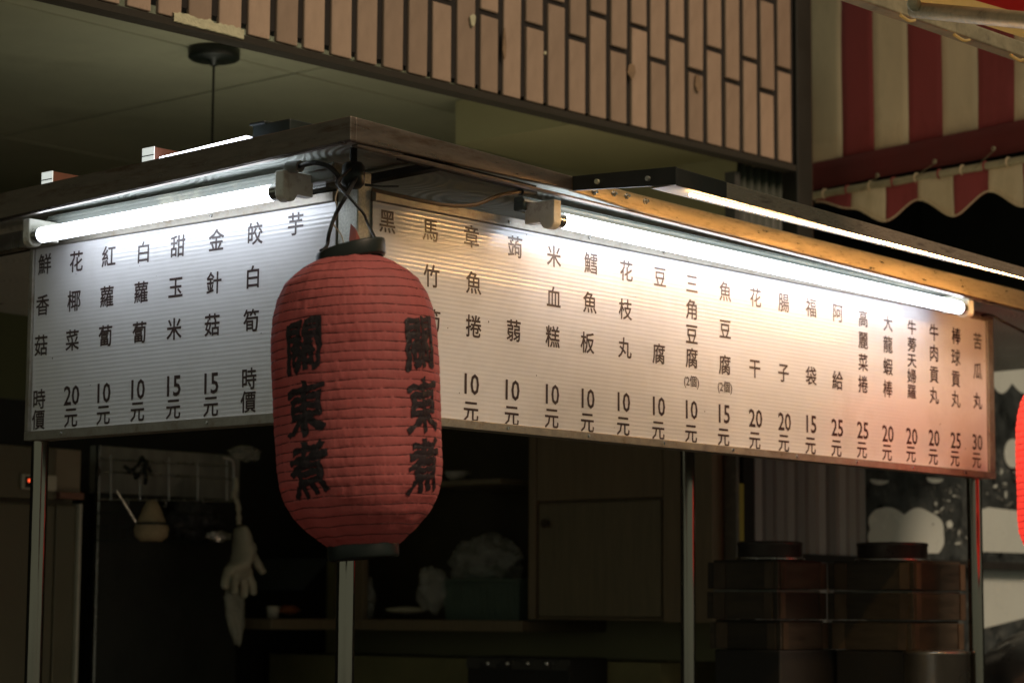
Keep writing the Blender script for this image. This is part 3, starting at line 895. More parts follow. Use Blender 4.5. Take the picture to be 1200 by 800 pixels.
def make_lantern(label, paper, ang0):
    root = thing('paper_lantern', (0, 0, 0), label, 'lantern')
    m = MB(); vs, fs = [], []
    na, nv = 260, NR * 6
    for k in range(nv + 1):
        v = -1 + 2 * k / nv
        for a in range(na):
            vs.append(surf(2 * math.pi * a / na, v))
    for k in range(nv):
        for a in range(na):
            fs.append((k * na + a, (k + 1) * na + a, (k + 1) * na + (a + 1) % na, k * na + (a + 1) % na))
    m.add(vs, fs, 0, True)
    m.build('paper_shell', paper, root)
    wire = mat('dark_rib_wire', (0.06, 0.012, 0.012), 0.7)  # thin dark wire along each rib
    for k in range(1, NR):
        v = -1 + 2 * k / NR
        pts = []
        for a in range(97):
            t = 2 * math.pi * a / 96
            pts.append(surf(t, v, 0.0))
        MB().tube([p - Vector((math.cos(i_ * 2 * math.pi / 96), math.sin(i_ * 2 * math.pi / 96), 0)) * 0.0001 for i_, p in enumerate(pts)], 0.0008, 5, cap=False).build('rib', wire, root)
    for sgn, nm in ((1, 'top_ring'), (-1, 'bottom_ring')):
        z = sgn * LH / 2
        h = 0.023
        rg = MB().lathe((0, 0, z - (0.004 if sgn > 0 else h - 0.004)), [(0.046, 0), (0.0495, 0.0), (0.0505, 0.003), (0.0505, h - 0.003), (0.0495, h), (0.047, h), (0.0465, 0.001)], 48).build(nm, black_pl, root)
        rg.matrix_parent_inverse = Matrix()
        for v_ in rg.data.vertices:
            # the rings sit askew on the paper
            sd_ = -math.sin(ang0) * v_.co.x + math.cos(ang0) * v_.co.y
            v_.co.z += sd_ * (0.20 if sgn > 0 else 0.03)
    # brush lettering on four sides, laid on the curved paper
    for ang in (-34, 55, 139, 229):
        m = MB()
        for ch, vc in (('關', -0.35), ('東', 0.085), ('煮', 0.495)):
            vs, fs = norm_glyph(ch, 0.030)
            bm = bmesh.new()
            bv = [bm.verts.new((x, y, 0)) for x, y in vs]
            for f in fs:
                try:
                    bm.faces.new([bv[i_] for i_ in f])
                except ValueError:
                    pass
            bmesh.ops.triangulate(bm, faces=bm.faces[:])
            for _ in range(5):
                es = [e for e in bm.edges if e.calc_length() > 0.07]
                if not es:
                    break
                bmesh.ops.subdivide_edges(bm, edges=es, cuts=1)
                bmesh.ops.triangulate(bm, faces=bm.faces[:])
            bm.verts.index_update()
            out = []
            for vv in bm.verts:
                x, y = vv.co.x, vv.co.y
                nx_ = noise.noise((x * 5, y * 5, ang)) * 0.055 + noise.noise((x * 16, y * 16, ang)) * 0.024
                ny_ = noise.noise((x * 5, y * 5, ang + 9)) * 0.055 + noise.noise((x * 16, y * 16, ang + 4)) * 0.024
                x2, y2 = x + nx_ + 0.02 * y, y + ny_ + 0.14 * x
                a = ang0 + R(ang) + x2 * 0.062 / LR
                v = vc - y2 * 0.070 / (LH / 2)
                out.append(surf(a, v, 0.0011))
            fo = [tuple(q.index for q in f.verts) for f in bm.faces]
            bm.free()
            m.add(out, fo)
        m.build('lettering', mat('brushed_black_ink', (0.02, 0.010, 0.014), 0.6, 0, 0.4, 40), root)
    return root
ln = make_lantern('unlit red paper lantern with black brush lettering hanging at the stall corner', red_m, math.atan2(-F.y, -F.x))
# the lettering angle grows to the right in the picture
ln.matrix_world = Matrix.Translation(LC) @ Matrix.Rotation(R(-3.3), 4, Vector((F.x, F.y, 0)).normalized())
ln2 = thing('paper_lantern', (0, 0, 0), 'glowing red paper lantern cut off by the right edge of the picture', 'lantern')
for ch in list(ln.children):
    c = copy_obj(ch, ln2)
    if ch.name.startswith('paper_shell'):
        c.material_slots[0].link = 'OBJECT'
        c.material_slots[0].material = red_lit
ln2.matrix_world = Matrix.Translation(PD(1260.5, 555, 4.84)) @ Matrix.Scale(1.02, 4)
# hanging wires, children of the lantern in world coordinates
def child_world(o, parent):
    o.parent = parent
    o.matrix_parent_inverse = parent.matrix_world.inverted()
T = ln.matrix_world
def lw(a, z, r=0.046):
    return T @ Vector((math.cos(a) * r, math.sin(a) * r, z))
av = math.atan2(-F.y, -F.x)
w1 = spline([jc + Vector((-.01, -.006, .012)), P(396, 214, 0, -0.13), P(410, 232, 0, -0.16), P(426, 250, 0, -0.15), P(431, 262, 0, -0.14), lw(av + R(75), LH / 2 + 0.012)], 8)
w2 = spline([jc + Vector((.004, -.004, 0)), P(408, 226, 0, -0.14), P(394, 250, 0, -0.15), P(386, 272, 0, -0.16), P(383, 288, 0, -0.165), lw(av + R(-62), LH / 2 + 0.012)], 8)
for wp, rr in ((w1, 0.0022), (w2, 0.0030)):
    o = MB().tube(wp, rr, 8).build('hanging_wire', rubber)
    child_world(o, ln)
o = MB().tube(spline([P(396, 222, 0, -0.1), P(393, 234, 0, -0.11), P(396, 246, 0, -0.12), P(391, 262, 0, -0.12), P(400, 276, 0, -0.12), P(404, 292, 0, -0.13)], 8), 0.0011, 6).build('hanging_wire', mat('pale_wire', (0.35, 0.30, 0.22), 0.5))
child_world(o, ln)
# torn red tape below the corner post
q = [P(411, 262, 0, -0.06), P(417, 268, 0, -0.075), P(425, 287, 0, -0.09), P(418, 293, 0, -0.10), P(410, 296, 0, -0.10), P(409, 280, 0, -0.085)]
o = MB().add(q + [v + Vector((0.002, 0.002, 0)) for v in q], [tuple(range(6)), tuple(range(11, 5, -1))] + [(k, (k + 1) % 6, 6 + (k + 1) % 6, 6 + k) for k in range(6)]).build('paper_tag', mat('faded_red_paper', (0.36, 0.10, 0.08), 0.7))
child_world(o, ln)
tq = ln2.matrix_world.translation
for s in (-1, 1):
    o = MB().tube([tq + Vector((0.04 * s, 0, LH / 2 * .97)), tq + Vector((0.0, 0, 0.40))], 0.0018, 6).build('hanging_wire', rubber)
    child_world(o, ln2)

# ------------------------------------------------------------------ things on the roof
for (pa, pb, lab) in (((45, 218), (66, 203), 'left of two small square tube stubs given glowing white ends on the stall roof'),
                      ((163, 191), (185, 174), 'right of two small square tube stubs given glowing white ends on the stall roof')):
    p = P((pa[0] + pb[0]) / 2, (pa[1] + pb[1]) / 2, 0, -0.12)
    t_ = thing('roof_stub', p, lab, 'tube stub')
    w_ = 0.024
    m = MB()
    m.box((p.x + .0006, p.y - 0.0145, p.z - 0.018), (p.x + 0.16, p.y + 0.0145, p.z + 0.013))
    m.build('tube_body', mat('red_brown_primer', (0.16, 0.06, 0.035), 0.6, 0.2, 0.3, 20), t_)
    MB().box((p.x - .001, p.y - 0.0150, p.z - 0.0185), (p.x + 0.0005, p.y + 0.0150, p.z + 0.0135)).build('glowing_end', mat('white_plug', (0.85, 0.87, 0.84), 0.35, dirt=(0.5, 0.5, 0.45), dscale=60, emit=(0.93, 1.0, 0.95), estr=0.55), t_)  # glow added to the white end of the stub
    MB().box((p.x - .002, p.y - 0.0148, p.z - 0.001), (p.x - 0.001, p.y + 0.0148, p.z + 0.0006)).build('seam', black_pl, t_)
pA_, pB_ = P(190, 187, 0, -0.115), P(292, 162, 0, -0.115)
rl = thing('roof_light', (pA_ + pB_) / 2, 'thin bluish light glowing along the top of the stall roof', 'light strip')
MB().bar(pA_, pB_, 0.012, 0.006).build('diffuser', ledw_m, rl)
MB().bar(pA_ + Vector((0.016, 0, -.004)), pB_ + Vector((0.016, 0, -.004)), 0.02, 0.014).build('housing', white_paint, rl)
p = P(314, 151, 0, -0.10)
bx_ = thing('roof_box', p, 'small black box with a cover on the stall roof near the corner', 'box')
MB().box((p.x, p.y - 0.05, p.z - 0.012), (p.x + 0.06, p.y + 0.036, p.z + 0.010)).build('box_body', black_pl, bx_, 0.002)
MB().box((p.x - .004, p.y + 0.004, p.z + 0.0085), (p.x + 0.064, p.y + 0.040, p.z + 0.014)).build('box_cover', black_pl, bx_, 0.002)

# ------------------------------------------------------------------ behind the stall: left part
YB = 1.95
# fridge
def X_at(px, y):
    return P(px, 650, 1, y).x
fx0, fx1 = X_at(-60, YB), X_at(90, YB)
fz = P(40, 522, 1, YB).z
fg = thing('upright_fridge', ((fx0 + fx1) / 2, YB, 0), 'tall brown grey catering fridge behind the left post', 'fridge')
MB().box((fx0, YB + 0.02, 0.0), (fx1, YB + 0.6, fz)).build('cabinet', fridge_m, fg, 0.004)
zsp = P(40, 588, 1, YB).z
xm = X_at(56, YB)
MB().box((fx0 + .003, YB - 0.02, zsp + 0.006), (xm, YB + 0.0195, fz - 0.004)).build('top_panel', fridge_m, fg, 0.003)
MB().box((fx0 + .003, YB - 0.025, 0.10), (xm, YB + 0.0195, zsp - 0.006)).build('door', fridge_m, fg, 0.004)
MB().box((xm + .006, YB - 0.02, 0.10), (fx1 - 0.012, YB + 0.0195, zsp - .004)).build('door', fridge_m, fg, 0.004)
MB().box((xm + .006, YB - 0.012, zsp + .012), (fx1 - 0.004, YB + 0.0195, fz - .004)).build('top_panel', mat('lighter_panel', (0.30, 0.26, 0.19), 0.5), fg, 0.003)
MB().box((xm + .01, YB - 0.03, zsp + .010), (fx1 - 0.006, YB - 0.0125, zsp + .026)).build('door_rail', mat('red_brown_strip', (0.26, 0.13, 0.09), 0.5), fg, 0.002)
MB().box((fx1 - 0.020, YB - 0.032, 0.1), (fx1 - 0.011, YB + 0.0, zsp + 0.0)).build('door_handle', mat('pale_edge_trim', (0.60, 0.58, 0.50), 0.35, 0.3), fg, 0.002)
q1, q2 = P(26, 573, 1, YB - .03), P(67, 557, 1, YB - .03)
MB().box((q1.x, YB - 0.032, q1.z), (q2.x, YB - 0.0205, q2.z)).build('thermostat', mat('cream_casing', (0.60, 0.58, 0.48), 0.4), fg, 0.004)
q = P(33.5, 564, 1, YB - .0335)
MB().box((q.x - 0.009, YB - 0.034, q.z - 0.014), (q.x + 0.012, YB - 0.0322, q.z + 0.012)).build('display', black_pl, fg)
MB().box((q.x - 0.002, YB - 0.0348, q.z - 0.001), (q.x + 0.004, YB - 0.0342, q.z + 0.006)).build('display_digit', mat('red_led_digit', (0.5, 0.05, 0.02), 0.4, emit=(1, 0.10, 0.03), estr=1.6), fg)

# back partition with rack
YP = 2.02
px0, px1 = X_at(111, YP), X_at(279, YP)
bpz = P(200, 528, 1, YP).z
pt_ = thing('back_panel', ((px0 + px1) / 2, YP, 0), 'dark steel panel with an upper band coloured like a lit wall behind the hanging tools', 'panel')
mz = P(200, 582, 1, YP).z
MB().box((px0, YP + .001, 0.0), (px1, YP + 0.03, mz)).build('lower_sheet', mat('blackened_sheet', (0.045, 0.047, 0.042), 0.35, 0.4, 0.3, 5), pt_, 0.002)
MB().box((px0, YP, mz + .001), (px1, YP + 0.03, bpz)).build('upper_sheet', mat('lit_wall_band', (0.34, 0.35, 0.32), 0.5, 0.3, 0.3, 7, stretch=(4, 1, 1)), pt_, 0.002)  # brightness of the lit wall behind the rack put into the colour
MB().bar((px0, YP - .004, 0), (px0, YP - .004, bpz), 0.006, 0.012, (0, 1, 0)).build('edge_trim', steel, pt_)
rk = thing('wire_rack', ((px0 + px1) / 2, YP - 0.05, bpz - .05), 'chrome wire rack along the top of the dark back panel', 'rack')
for py, dy in ((537, 0.05), (552, 0.05), (585, 0.04)):
    a, b_ = P(118, py, 1, YP - dy), P(272, py + (9 if py < 580 else 2), 1, YP - dy)
    MB().tube([a, b_], 0.0026, 8).build('rail', steel, rk)
for k in range(5):
    px = 130 + 34 * k
    a, b_ = P(px, 533 + k * 1.5, 1, YP - .05), P(px, 586, 1, YP - .05)
    MB().tube([a, b_], 0.0022, 8).build('upright', steel, rk)
MB().tube(spline([P(262, 536, 1, YP - .06), P(272, 539, 1, YP - .07), P(274, 550, 1, YP - .07), P(274, 575, 1, YP - .07)], 6), 0.0035, 8).build('end_hook', steel, rk)
# small black scissors / clip cluster on the rack
m = MB()
for (a, b_) in (((152, 552), (166, 536)), ((158, 560), (172, 540)), ((166, 535), (176, 552)), ((168, 545), (170, 566)), ((146, 546), (160, 556))):
    m.tube(spline([P(*a, 1, YP - .07), P((a[0] + b_[0]) / 2 + 2, (a[1] + b_[1]) / 2 + 2, 1, YP - .09), P(*b_, 1, YP - .07)], 5), 0.0055, 8)
o = m.build('clip_bunch', black_pl)
tag(o, 'tangle of black clips clamped on the upper left of the rack', 'clips')
def blob(name, c, r, mt, seed=0, amp=0.3, fr_=3.0, sub=4, parent=None, fold=False):
    bm = bmesh.new()
    bmesh.ops.create_icosphere(bm, subdivisions=sub, radius=1.0)
    for v in bm.verts:
        d = v.co.normalized()
        n_ = noise.noise(d * fr_ + Vector((seed, 0, 0))) + 0.5 * noise.noise(d * fr_ * 2.3 + Vector((0, seed, 0))) + 0.3 * abs(noise.noise(d * fr_ * 5 + Vector((0, 0, seed))))
        s = 1 + amp * n_
        if fold:
            s += 0.10 * abs(noise.noise(Vector((d.x * 9, d.y * 9, d.z * 2 + seed))))
        v.co = Vector((d.x * r[0], d.y * r[1], d.z * r[2])) * s
    me = bpy.data.meshes.new(name)
    bm.to_mesh(me); bm.free()
    me.materials.append(mt)
    for p_ in me.polygons:
        p_.use_smooth = not fold or True
    o = bpy.data.objects.new(name, me)
    C.collection.objects.link(o)
    if parent:
        o.parent = parent
        o.location = Vector(c) - parent.location
    else:
        o.location = c
    return o
bk = thing('wire_basket', P(200, 628, 1, YP - .12), 'black wire basket hung on the dark back panel', 'basket')
for py in (600, 616, 632):
    a, b_ = P(128, py, 1, YP - .12), P(258, py + 2, 1, YP - .12)
    MB().tube([Vector((a.x, YP - .005, a.z)), a, b_, Vector((b_.x, YP - .005, b_.z))], 0.0022, 6).build('basket_wire', black_pl, bk)
for k in range(14):
    px = 130 + k * 9.8
    MB().tube([P(px, 600, 1, YP - .12), P(px, 633, 1, YP - .12)], 0.0014, 6).build('basket_wire', black_pl, bk)
o = blob('mesh_bag', P(228, 610, 1, YP - .07), (0.075, 0.04, 0.045), mat('black_netting', (0.04, 0.04, 0.045), 0.5, 0, 0.5, 60, 0.8, 120), 3, 0.35)
tag(o, 'crumpled black mesh bag stuffed in the wire basket', 'bag')
o = blob('foil_scrap', P(256, 628, 1, YP - .13), (0.035, 0.015, 0.012), steel, 8, 0.5, 4)
tag(o, 'shiny crumpled foil at the right end of the basket', 'foil')
fn = thing('strainer_funnel', P(177, 634, 1, YP - .16), 'cream cloth strainer shaped like a cone in front of the basket', 'strainer')
c = P(177, 634, 1, YP - .16)
MB().lathe(c, [(0.0, 0.0), (0.026, 0.0), (0.040, 0.012), (0.043, 0.030), (0.037, 0.045), (0.029, 0.062), (0.020, 0.085), (0.012, 0.098), (0.0, 0.103)], 32).build('cone', mat('cream_cloth', (0.40, 0.32, 0.20), 0.7, 0, 0.2, 40, 0.5, 70), fn)
MB().lathe((c.x, c.y, c.z + 0.040), [(0.041, 0), (0.0435, 0.003), (0.041, 0.006)], 32).build('hoop', black_pl, fn)
a, b_ = P(137, 575, 1, YP - .15), P(161, 614, 1, YP - .15)
o = MB().tube([a, b_], [0.0028, 0.0036], 10).build('steel_skewer', mat('polished_rod', (0.85, 0.85, 0.80), 0.3, 0.4))
tag(o, 'thin pale steel rod leaning over the strainer on the left', 'skewer')

# glove: one skinned surface, limp and hanging by the cuff
def skin_mesh(name, verts, edges, radii, mt, sub=2, root_i=0, label=None, cat=None, parent=None):
    me = bpy.data.meshes.new(name)
    me.from_pydata([tuple(v) for v in verts], edges, [])
    o = bpy.data.objects.new(name, me)
    C.collection.objects.link(o)
    sk = o.modifiers.new('skin', 'SKIN')
    sk.use_smooth_shade = True
    for i_, d in enumerate(me.skin_vertices[0].data):
        d.radius = radii[i_]
        d.use_root = (i_ == root_i)
    sb = o.modifiers.new('sub', 'SUBSURF'); sb.levels = sub; sb.render_levels = sub
    me.materials.append(mt)
    if label:
        tag(o, label, cat)
    return o
GY_ = YP - 0.14
def G(px, py, dy=0.0):
    return P(px, py, 1, GY_ + dy)
gv = [G(282, 614), G(284, 632), G(284, 650), G(281, 664),
      G(296, 650, -.01), G(303, 662, -.02), G(309, 672, -.02),           # thumb
      G(291, 672), G(296, 686, -.005), G(297, 697, -.005),                # index
      G(284, 676), G(286, 690, .0), G(286, 701, .0),                      # middle
      G(275, 675), G(274, 688, -.01), G(275, 697, -.015),                 # ring
      G(268, 668), G(264, 680, -.01), G(263, 690, -.02)]                  # little
ge = [(0, 1), (1, 2), (2, 3), (2, 4), (4, 5), (5, 6), (3, 7), (7, 8), (8, 9), (3, 10), (10, 11), (11, 12), (3, 13), (13, 14), (14, 15), (3, 16), (16, 17), (17, 18)]
r1 = lambda a, b_: (a, b_)
gr = [(0.030, 0.016), (0.034, 0.016), (0.042, 0.018), (0.042, 0.018),
      (0.018, 0.014), (0.015, 0.012), (0.010, 0.010)] + [(0.0135, 0.0125), (0.0125, 0.0115), (0.009, 0.009)] * 4
gl = skin_mesh('rubber_glove', gv, ge, gr, rubber_glove, 2, 0, 'cream rubber glove hanging fingers down from the rack', 'glove')
dt_ = bpy.data.textures.new('wrinkle', 'CLOUDS'); dt_.noise_scale = 0.018
dm_ = gl.modifiers.new('creases', 'DISPLACE'); dm_.texture = dt_; dm_.strength = 0.008; dm_.mid_level = 0.5; dm_.texture_coords = 'LOCAL'
lst = spline([G(276, 560, .03), G(277, 572, .02), G(274, 580, .02), G(279, 592, .01), G(280, 614)], 5)
o = MB().tube(lst, [0.004 + 0.004 * abs(math.sin(i_ * 1.3)) for i_ in range(len(lst))], 10).build('glove_cuff', rubber_glove)
o.parent = gl
o = blob('plastic_wrap', G(276, 722, .02), (0.034, 0.014, 0.074), film, 5, 0.22, 2.5, 4, fold=True)
for v in o.data.vertices:
    t = (v.co.z + 0.08) / 0.16
    v.co.x = v.co.x * (0.45 + 0.75 * max(0, min(1, t))) + (0.5 - t) * 0.02
o.data.materials[0] = mat('milky_film', (0.50, 0.50, 0.42), 0.3, 0, 0.1, 20, 0.5, 70, alpha=0.62)
tag(o, 'milky plastic bag hanging below the rubber glove', 'plastic bag')

# ------------------------------------------------------------------ right side wall of the stall interior: cupboards
XC = 1.98
def Yc(px):
    return P(px, 650, 0, XC).y
cup = thing('wall_cupboard', (XC, Yc(700), P(700, 726, 0, XC).z), 'brown veneer wall cupboard with one closed door behind the stall', 'cupboard')
yb0, yb1 = 0.806, Yc(619)
zlo, zhi = P(700, 726, 0, XC).z, P(700, 540, 0, XC).z
MB().box((XC + 0.021, yb0, zlo), (2.30, yb1, zhi + .1)).build('carcass', wood, cup)
MB().box((XC, Yc(835), zlo - .004), (XC + 0.02, Yc(777), zhi + .1)).build('stile', wood, cup, 0.002)
MB().box((XC, Yc(627), zlo), (XC + 0.02, Yc(619), zhi + .1)).build('stile', wood, cup, 0.002)
dz0, dz1 = P(700, 588, 0, XC).z, P(700, 722, 0, XC).z
MB().box((XC + .002, Yc(775.5), dz0 + 0.008), (XC + 0.0195, Yc(628), zhi + .1)).build('rail', wood, cup, 0.002)
MB().box((XC + .002, Yc(775.5), zlo), (XC + 0.0195, Yc(628), dz1 - .004)).build('rail', wood, cup, 0.002)
dr = MB().box((XC + .004, Yc(773), dz1), (XC + 0.020, Yc(630), dz0)).build('door', wood_d, cup, 0.002)
kb = P(641, 613, 0, XC)
MB().tube([(XC + .004, kb.y, kb.z), (XC - .012, kb.y, kb.z)], [0.006, 0.012], 14).build('knob', mat('dark_knob', (0.05, 0.035, 0.02), 0.4), cup)
# shelf running left of the cupboard
YC = P(392, 700, 0, XC).y
shz = P(520, 726, 0, XC).z
sh_ = thing('wall_shelf', (XC, 1.7, shz - .03), 'long brown shelf beside the cupboard holding the green basket', 'shelf')
MB().box((XC - 0.02, yb1 + .002, shz - 0.028), (2.30, 2.35, shz)).build('shelf_board', wood, sh_, 0.002)
MB().box((XC - 0.0, 1.95, shz + .001), (XC + 0.02, 2.06, 2.2)).build('upright_board', wood, sh_, 0.002)
a, b_ = P(300, 727, 1, 2.06), P(352, 715, 1, 2.06)
MB().box((a.x, 2.0, shz - 0.028), (XC - 0.021, 2.35, shz)).build('shelf_board', wood, sh_, 0.002)
# back of the shelves and counter below
MB().box((-2.9, 2.42, 0.0), (2.30, 2.5, 2.15)).build('rear_partition', black_m)['kind'] = 'structure'
ct = thing('rear_counter', (XC, 1.6, 0), 'olive counter front below the shelf at the bottom of the picture', 'counter')
MB().box((XC + 0.03, 0.95, 0), (2.30, 2.35, shz - 0.10)).build('counter_body', mat('olive_counter', (0.22, 0.21, 0.10), 0.7, 0, 0.2, 8), ct)
hb = thing('gas_burner', P(605, 790, 0, XC - .1), 'dark appliance edge with a row of four shiny round knobs', 'appliance')
ha, hb2 = P(548, 768, 0, XC - .12), P(668, 768, 0, XC - .12)
MB().box((XC - .12, hb2.y, 1.2), (XC + .028, ha.y, ha.z)).build('appliance_body', black_m, hb, 0.004)
MB().box((XC - .124, hb2.y, ha.z - .03), (XC - .12, ha.y, ha.z - .004)).build('control_strip', mat('dark_steel_strip', (0.15, 0.15, 0.14), 0.3, 0.7), hb)
for px in (572, 595, 619, 641):
    q = P(px, 777, 0, XC - .13)
    MB().lathe((0, 0, 0), [(0, 0.007), (0.004, 0.006), (0.006, 0.003), (0.0065, 0)], 14).build('knob', mat('polished_knob', (0.9, 0.9, 0.88), 0.12, 1.0), hb)
    g = C.collection.objects[-1]
    g.matrix_parent_inverse = Matrix(); g.location = q - hb.location; g.rotation_euler = (0, R(-90), 0)
MB().box((2.285, yb1 + .002, shz + .001), (2.30, 2.35, 2.2)).build('back_board', mat('dark_back_board', (0.07, 0.06, 0.04), 0.6, 0, 0.3, 6), sh_)
# green basket and bags
gx = XC + 0.02
ga, gb = P(516, 722, 0, gx), P(612, 722, 0, gx)
gz = P(560, 680, 0, gx).z
tb = thing('green_basket', ((gx + .1), (ga.y + gb.y) / 2, shz), 'dark green plastic basket on the shelf beside the cupboard', 'basket')
m = MB()
t_ = 0.006
y0_, y1_ = gb.y + .012, ga.y - .0
m.add([(gx + .012, y0_ + .01, shz + .001), (gx + .2, y0_ + .01, shz + .001), (gx + .2, y1_ - .01, shz + .001), (gx + .012, y1_ - .01, shz + .001),
       (gx, y0_, gz), (gx + .215, y0_, gz), (gx + .215, y1_, gz), (gx, y1_, gz)], [(0, 3, 2, 1), (0, 1, 5, 4), (1, 2, 6, 5), (2, 3, 7, 6), (3, 0, 4, 7)])
o = m.build('tub', green_tub, tb)
sl = o.modifiers.new('solid', 'SOLIDIFY'); sl.thickness = 0.004
m = MB()
for a, b_ in (((gx, y0_), (gx + .215, y0_)), ((gx + .215, y0_), (gx + .215, y1_)), ((gx + .215, y1_), (gx, y1_)), ((gx, y1_), (gx, y0_))):
    m.tube([(a[0], a[1], gz), (b_[0], b_[1], gz)], 0.0055, 8)
m.build('rim', green_tub, tb)
for k in range(11):
    yy = y0_ + 0.02 + (y1_ - y0_ - 0.04) * k / 10
    MB().bar((gx + .009, yy, shz + 0.012), (gx - .001, yy, gz - 0.008), 0.006, 0.003, (1, 0, 0)).build('basket_rib', green_tub, tb)
c = P(568, 662, 0, gx + 0.08)
o = blob('plastic_bag', c, (0.07, 0.105, 0.075), film, 11, 0.32, 1.9, 5, fold=True)
tag(o, 'crumpled clear plastic bag bulging out of the green basket', 'plastic bag')
o = blob('green_vegetable', c + Vector((0, -.01, -0.035)), (0.05, 0.07, 0.035), mat('leaf_green', (0.03, 0.09, 0.05), 0.5), 4, 0.4, 2.4)
tag(o, 'dark green leaves inside the clear bag in the basket', 'vegetables')
o = blob('plastic_bag', P(507, 690, 0, gx - .0), (0.03, 0.045, 0.055), film, 21, 0.35, 2.2, 4, fold=True)
tag(o, 'small clear plastic bag slumped left of the green basket', 'plastic bag')
o = blob('plastic_bag', P(430, 702, 0, gx + .02), (0.02, 0.022, 0.06), film, 31, 0.3, 2.2, 4, fold=True)
tag(o, 'narrow clear plastic bag standing just right of the lantern post', 'plastic bag')
a = P(476, 716, 0, gx)
o = blob('folded_cloth', a + Vector((0, 0, .004)), (0.03, 0.065, 0.009), mat('cream_towel', (0.50, 0.48, 0.36), 0.8, 0, 0.15, 40), 41, 0.2, 2.2)
tag(o, 'folded cream cloth lying on the shelf left of the basket', 'cloth')
a = P(320, 711, 1, 2.05)
jr = thing('white_cup', (a.x, a.y, shz), 'small pale cup on the shelf left of the wooden upright', 'cup')
MB().lathe((a.x, a.y, shz), [(0, 0.001), (0.014, 0.001), (0.019, 0.034), (0.017, 0.034), (0.013, 0.004), (0, 0.004)], 20).build('cup_wall', mat('pale_cup', (0.6, 0.58, 0.5), 0.4), jr)
a = P(335, 713, 1, 2.05)
o = blob('orange_packet', a + Vector((.01, 0, -.002)), (0.035, 0.02, 0.012), orange_j, 51, 0.25, 2.5)
tag(o, 'orange brown food packet lying on the shelf behind the cup', 'packet')

# ------------------------------------------------------------------ right part behind the stall
YW = 0.80
def WX(px, y=YW):
    return P(px, 620, 1, y).x
sw = thing('shutter', ((WX(880) + WX(1015)) / 2, YW, 0), 'grey metal shutter of upright slats behind the wooden boxes', 'shutter')
sa, sb_ = WX(882, .78), WX(1016, .78)
MB().box((sa - .004, .79, 0), (sb_ + .004, .80, 2.25)).build('backing', black_m, sw)
slat_m = mat('grey_slat', (0.36, 0.38, 0.38), 0.35, 0.1, 0.12, 8, stretch=(1, 1, 0.2), rand=0.35)
nsl = 11
wsl = (sb_ - sa) / nsl
sl0 = None
for k in range(nsl):
    if sl0 is None:
        m = MB()
        m.add([(0.002, 0.012, 0), (0.008, 0, 0), (wsl - 0.010, 0, 0), (wsl - 0.003, 0.012, 0), (0.002, 0.012, 2.2), (0.008, 0, 2.2), (wsl - 0.010, 0, 2.2), (wsl - 0.003, 0.012, 2.2)],
              [(0, 1, 5, 4), (1, 2, 6, 5), (2, 3, 7, 6), (0, 3, 2, 1), (4, 5, 6, 7), (3, 0, 4, 7)])
        sl0 = m.build('slat', slat_m, sw)
        o = sl0
        o.matrix_parent_inverse = Matrix()
    else:
        o = copy_obj(sl0, sw)
    o.location = Vector((sa + wsl * k, 0.777, 0.02)) - sw.location
yst = thing('door_jamb', (WX(868), .77, 0), 'narrow door jamb with a strip coloured as yellow-lit left of the metal shutter', 'door jamb')
xa_, xb_, xc_ = WX(863, .765), WX(866.5, .765), WX(873, .765)
ztop, zbt = P(868, 566, 1, .765).z, P(868, 640, 1, .765).z
MB().box((xa_, .765, 0.0), (xb_, .80, 2.2)).build('white_strip', white_paint, yst)
MB().box((xb_ + .0005, .768, zbt), (xc_, .80, ztop)).build('yellow_strip', mat('yellow_lit_jamb', (0.55, 0.52, 0.10), 0.6), yst)  # yellow light on the jamb put into the strip's colour
MB().box((xc_ + .001, .77, 0.0), (sa - .006, .80, 2.2)).build('dark_strip', black_m, yst)

# mural wall
mw = MB().box((sb_ + .006, YW, 0.0), (6.0, YW + 0.12, P(1190, 369, 1, YW).z + 0.02)).build('mural_wall', inkwall)
mw['kind'] = 'structure'
def plate(px_pts, off, mt, name='painted_cloud', th=0.0015):
    pts = [P(x, y, 1, YW - off) for x, y in px_pts]
    n = len(pts)
    m = MB().add(pts + [Vector((p.x, YW - off + th, p.z)) for p in pts], [tuple(range(n)), tuple(range(2 * n - 1, n - 1, -1))] + [(k, (k + 1) % n, n + (k + 1) % n, n + k) for k in range(n)])
    o = m.build(name, mt)
    o.parent = mw
    return o
def scallops(xs_, ybase, amp, n=10):
    out = []
    for a, b_ in zip(xs_, xs_[1:]):
        for k in range(n):
            t = k / n
            out.append((a + (b_ - a) * t, ybase + amp * math.sin(math.pi * t)))
    out.append((xs_[-1], ybase))
    return out
plate([(1162, 369), (1330, 388)] + scallops([1330, 1290, 1250, 1216, 1186, 1162], 449, 12), 0.003, pale)
def lobes(c, rads, n=7):
    """outline through bulging lobes: list of (angle, radius) knots"""
    pts = []
    for (x0_, y0_), (x1_, y1_), bul in rads:
        for k in range(n):
            t = k / n
            nx_, ny_ = (y1_ - y0_), -(x1_ - x0_)
            L_ = math.hypot(nx_, ny_)
            s = bul * math.sin(math.pi * t)
            pts.append((x0_ + (x1_ - x0_) * t + nx_ / L_ * s, y0_ + (y1_ - y0_) * t + ny_ / L_ * s))
    return pts
plate(lobes(None, [((1020, 620), (1026, 597), 5), ((1026, 597), (1060, 603), 6), ((1060, 603), (1090, 600), 7), ((1090, 600), (1106, 625), 6), ((1106, 625), (1100, 648), 3), ((1100, 648), (1018, 648), 0), ((1018, 648), (1020, 637), -1), ((1020, 637), (1020, 620), 3)]), 0.003, pale)
plate([(1020, 561), (1042, 563)] + [(1031 + 11 * math.cos(t * math.pi / 8), 562 + 6 * math.sin(t * math.pi / 8)) for t in range(1, 8)], 0.003, pale)
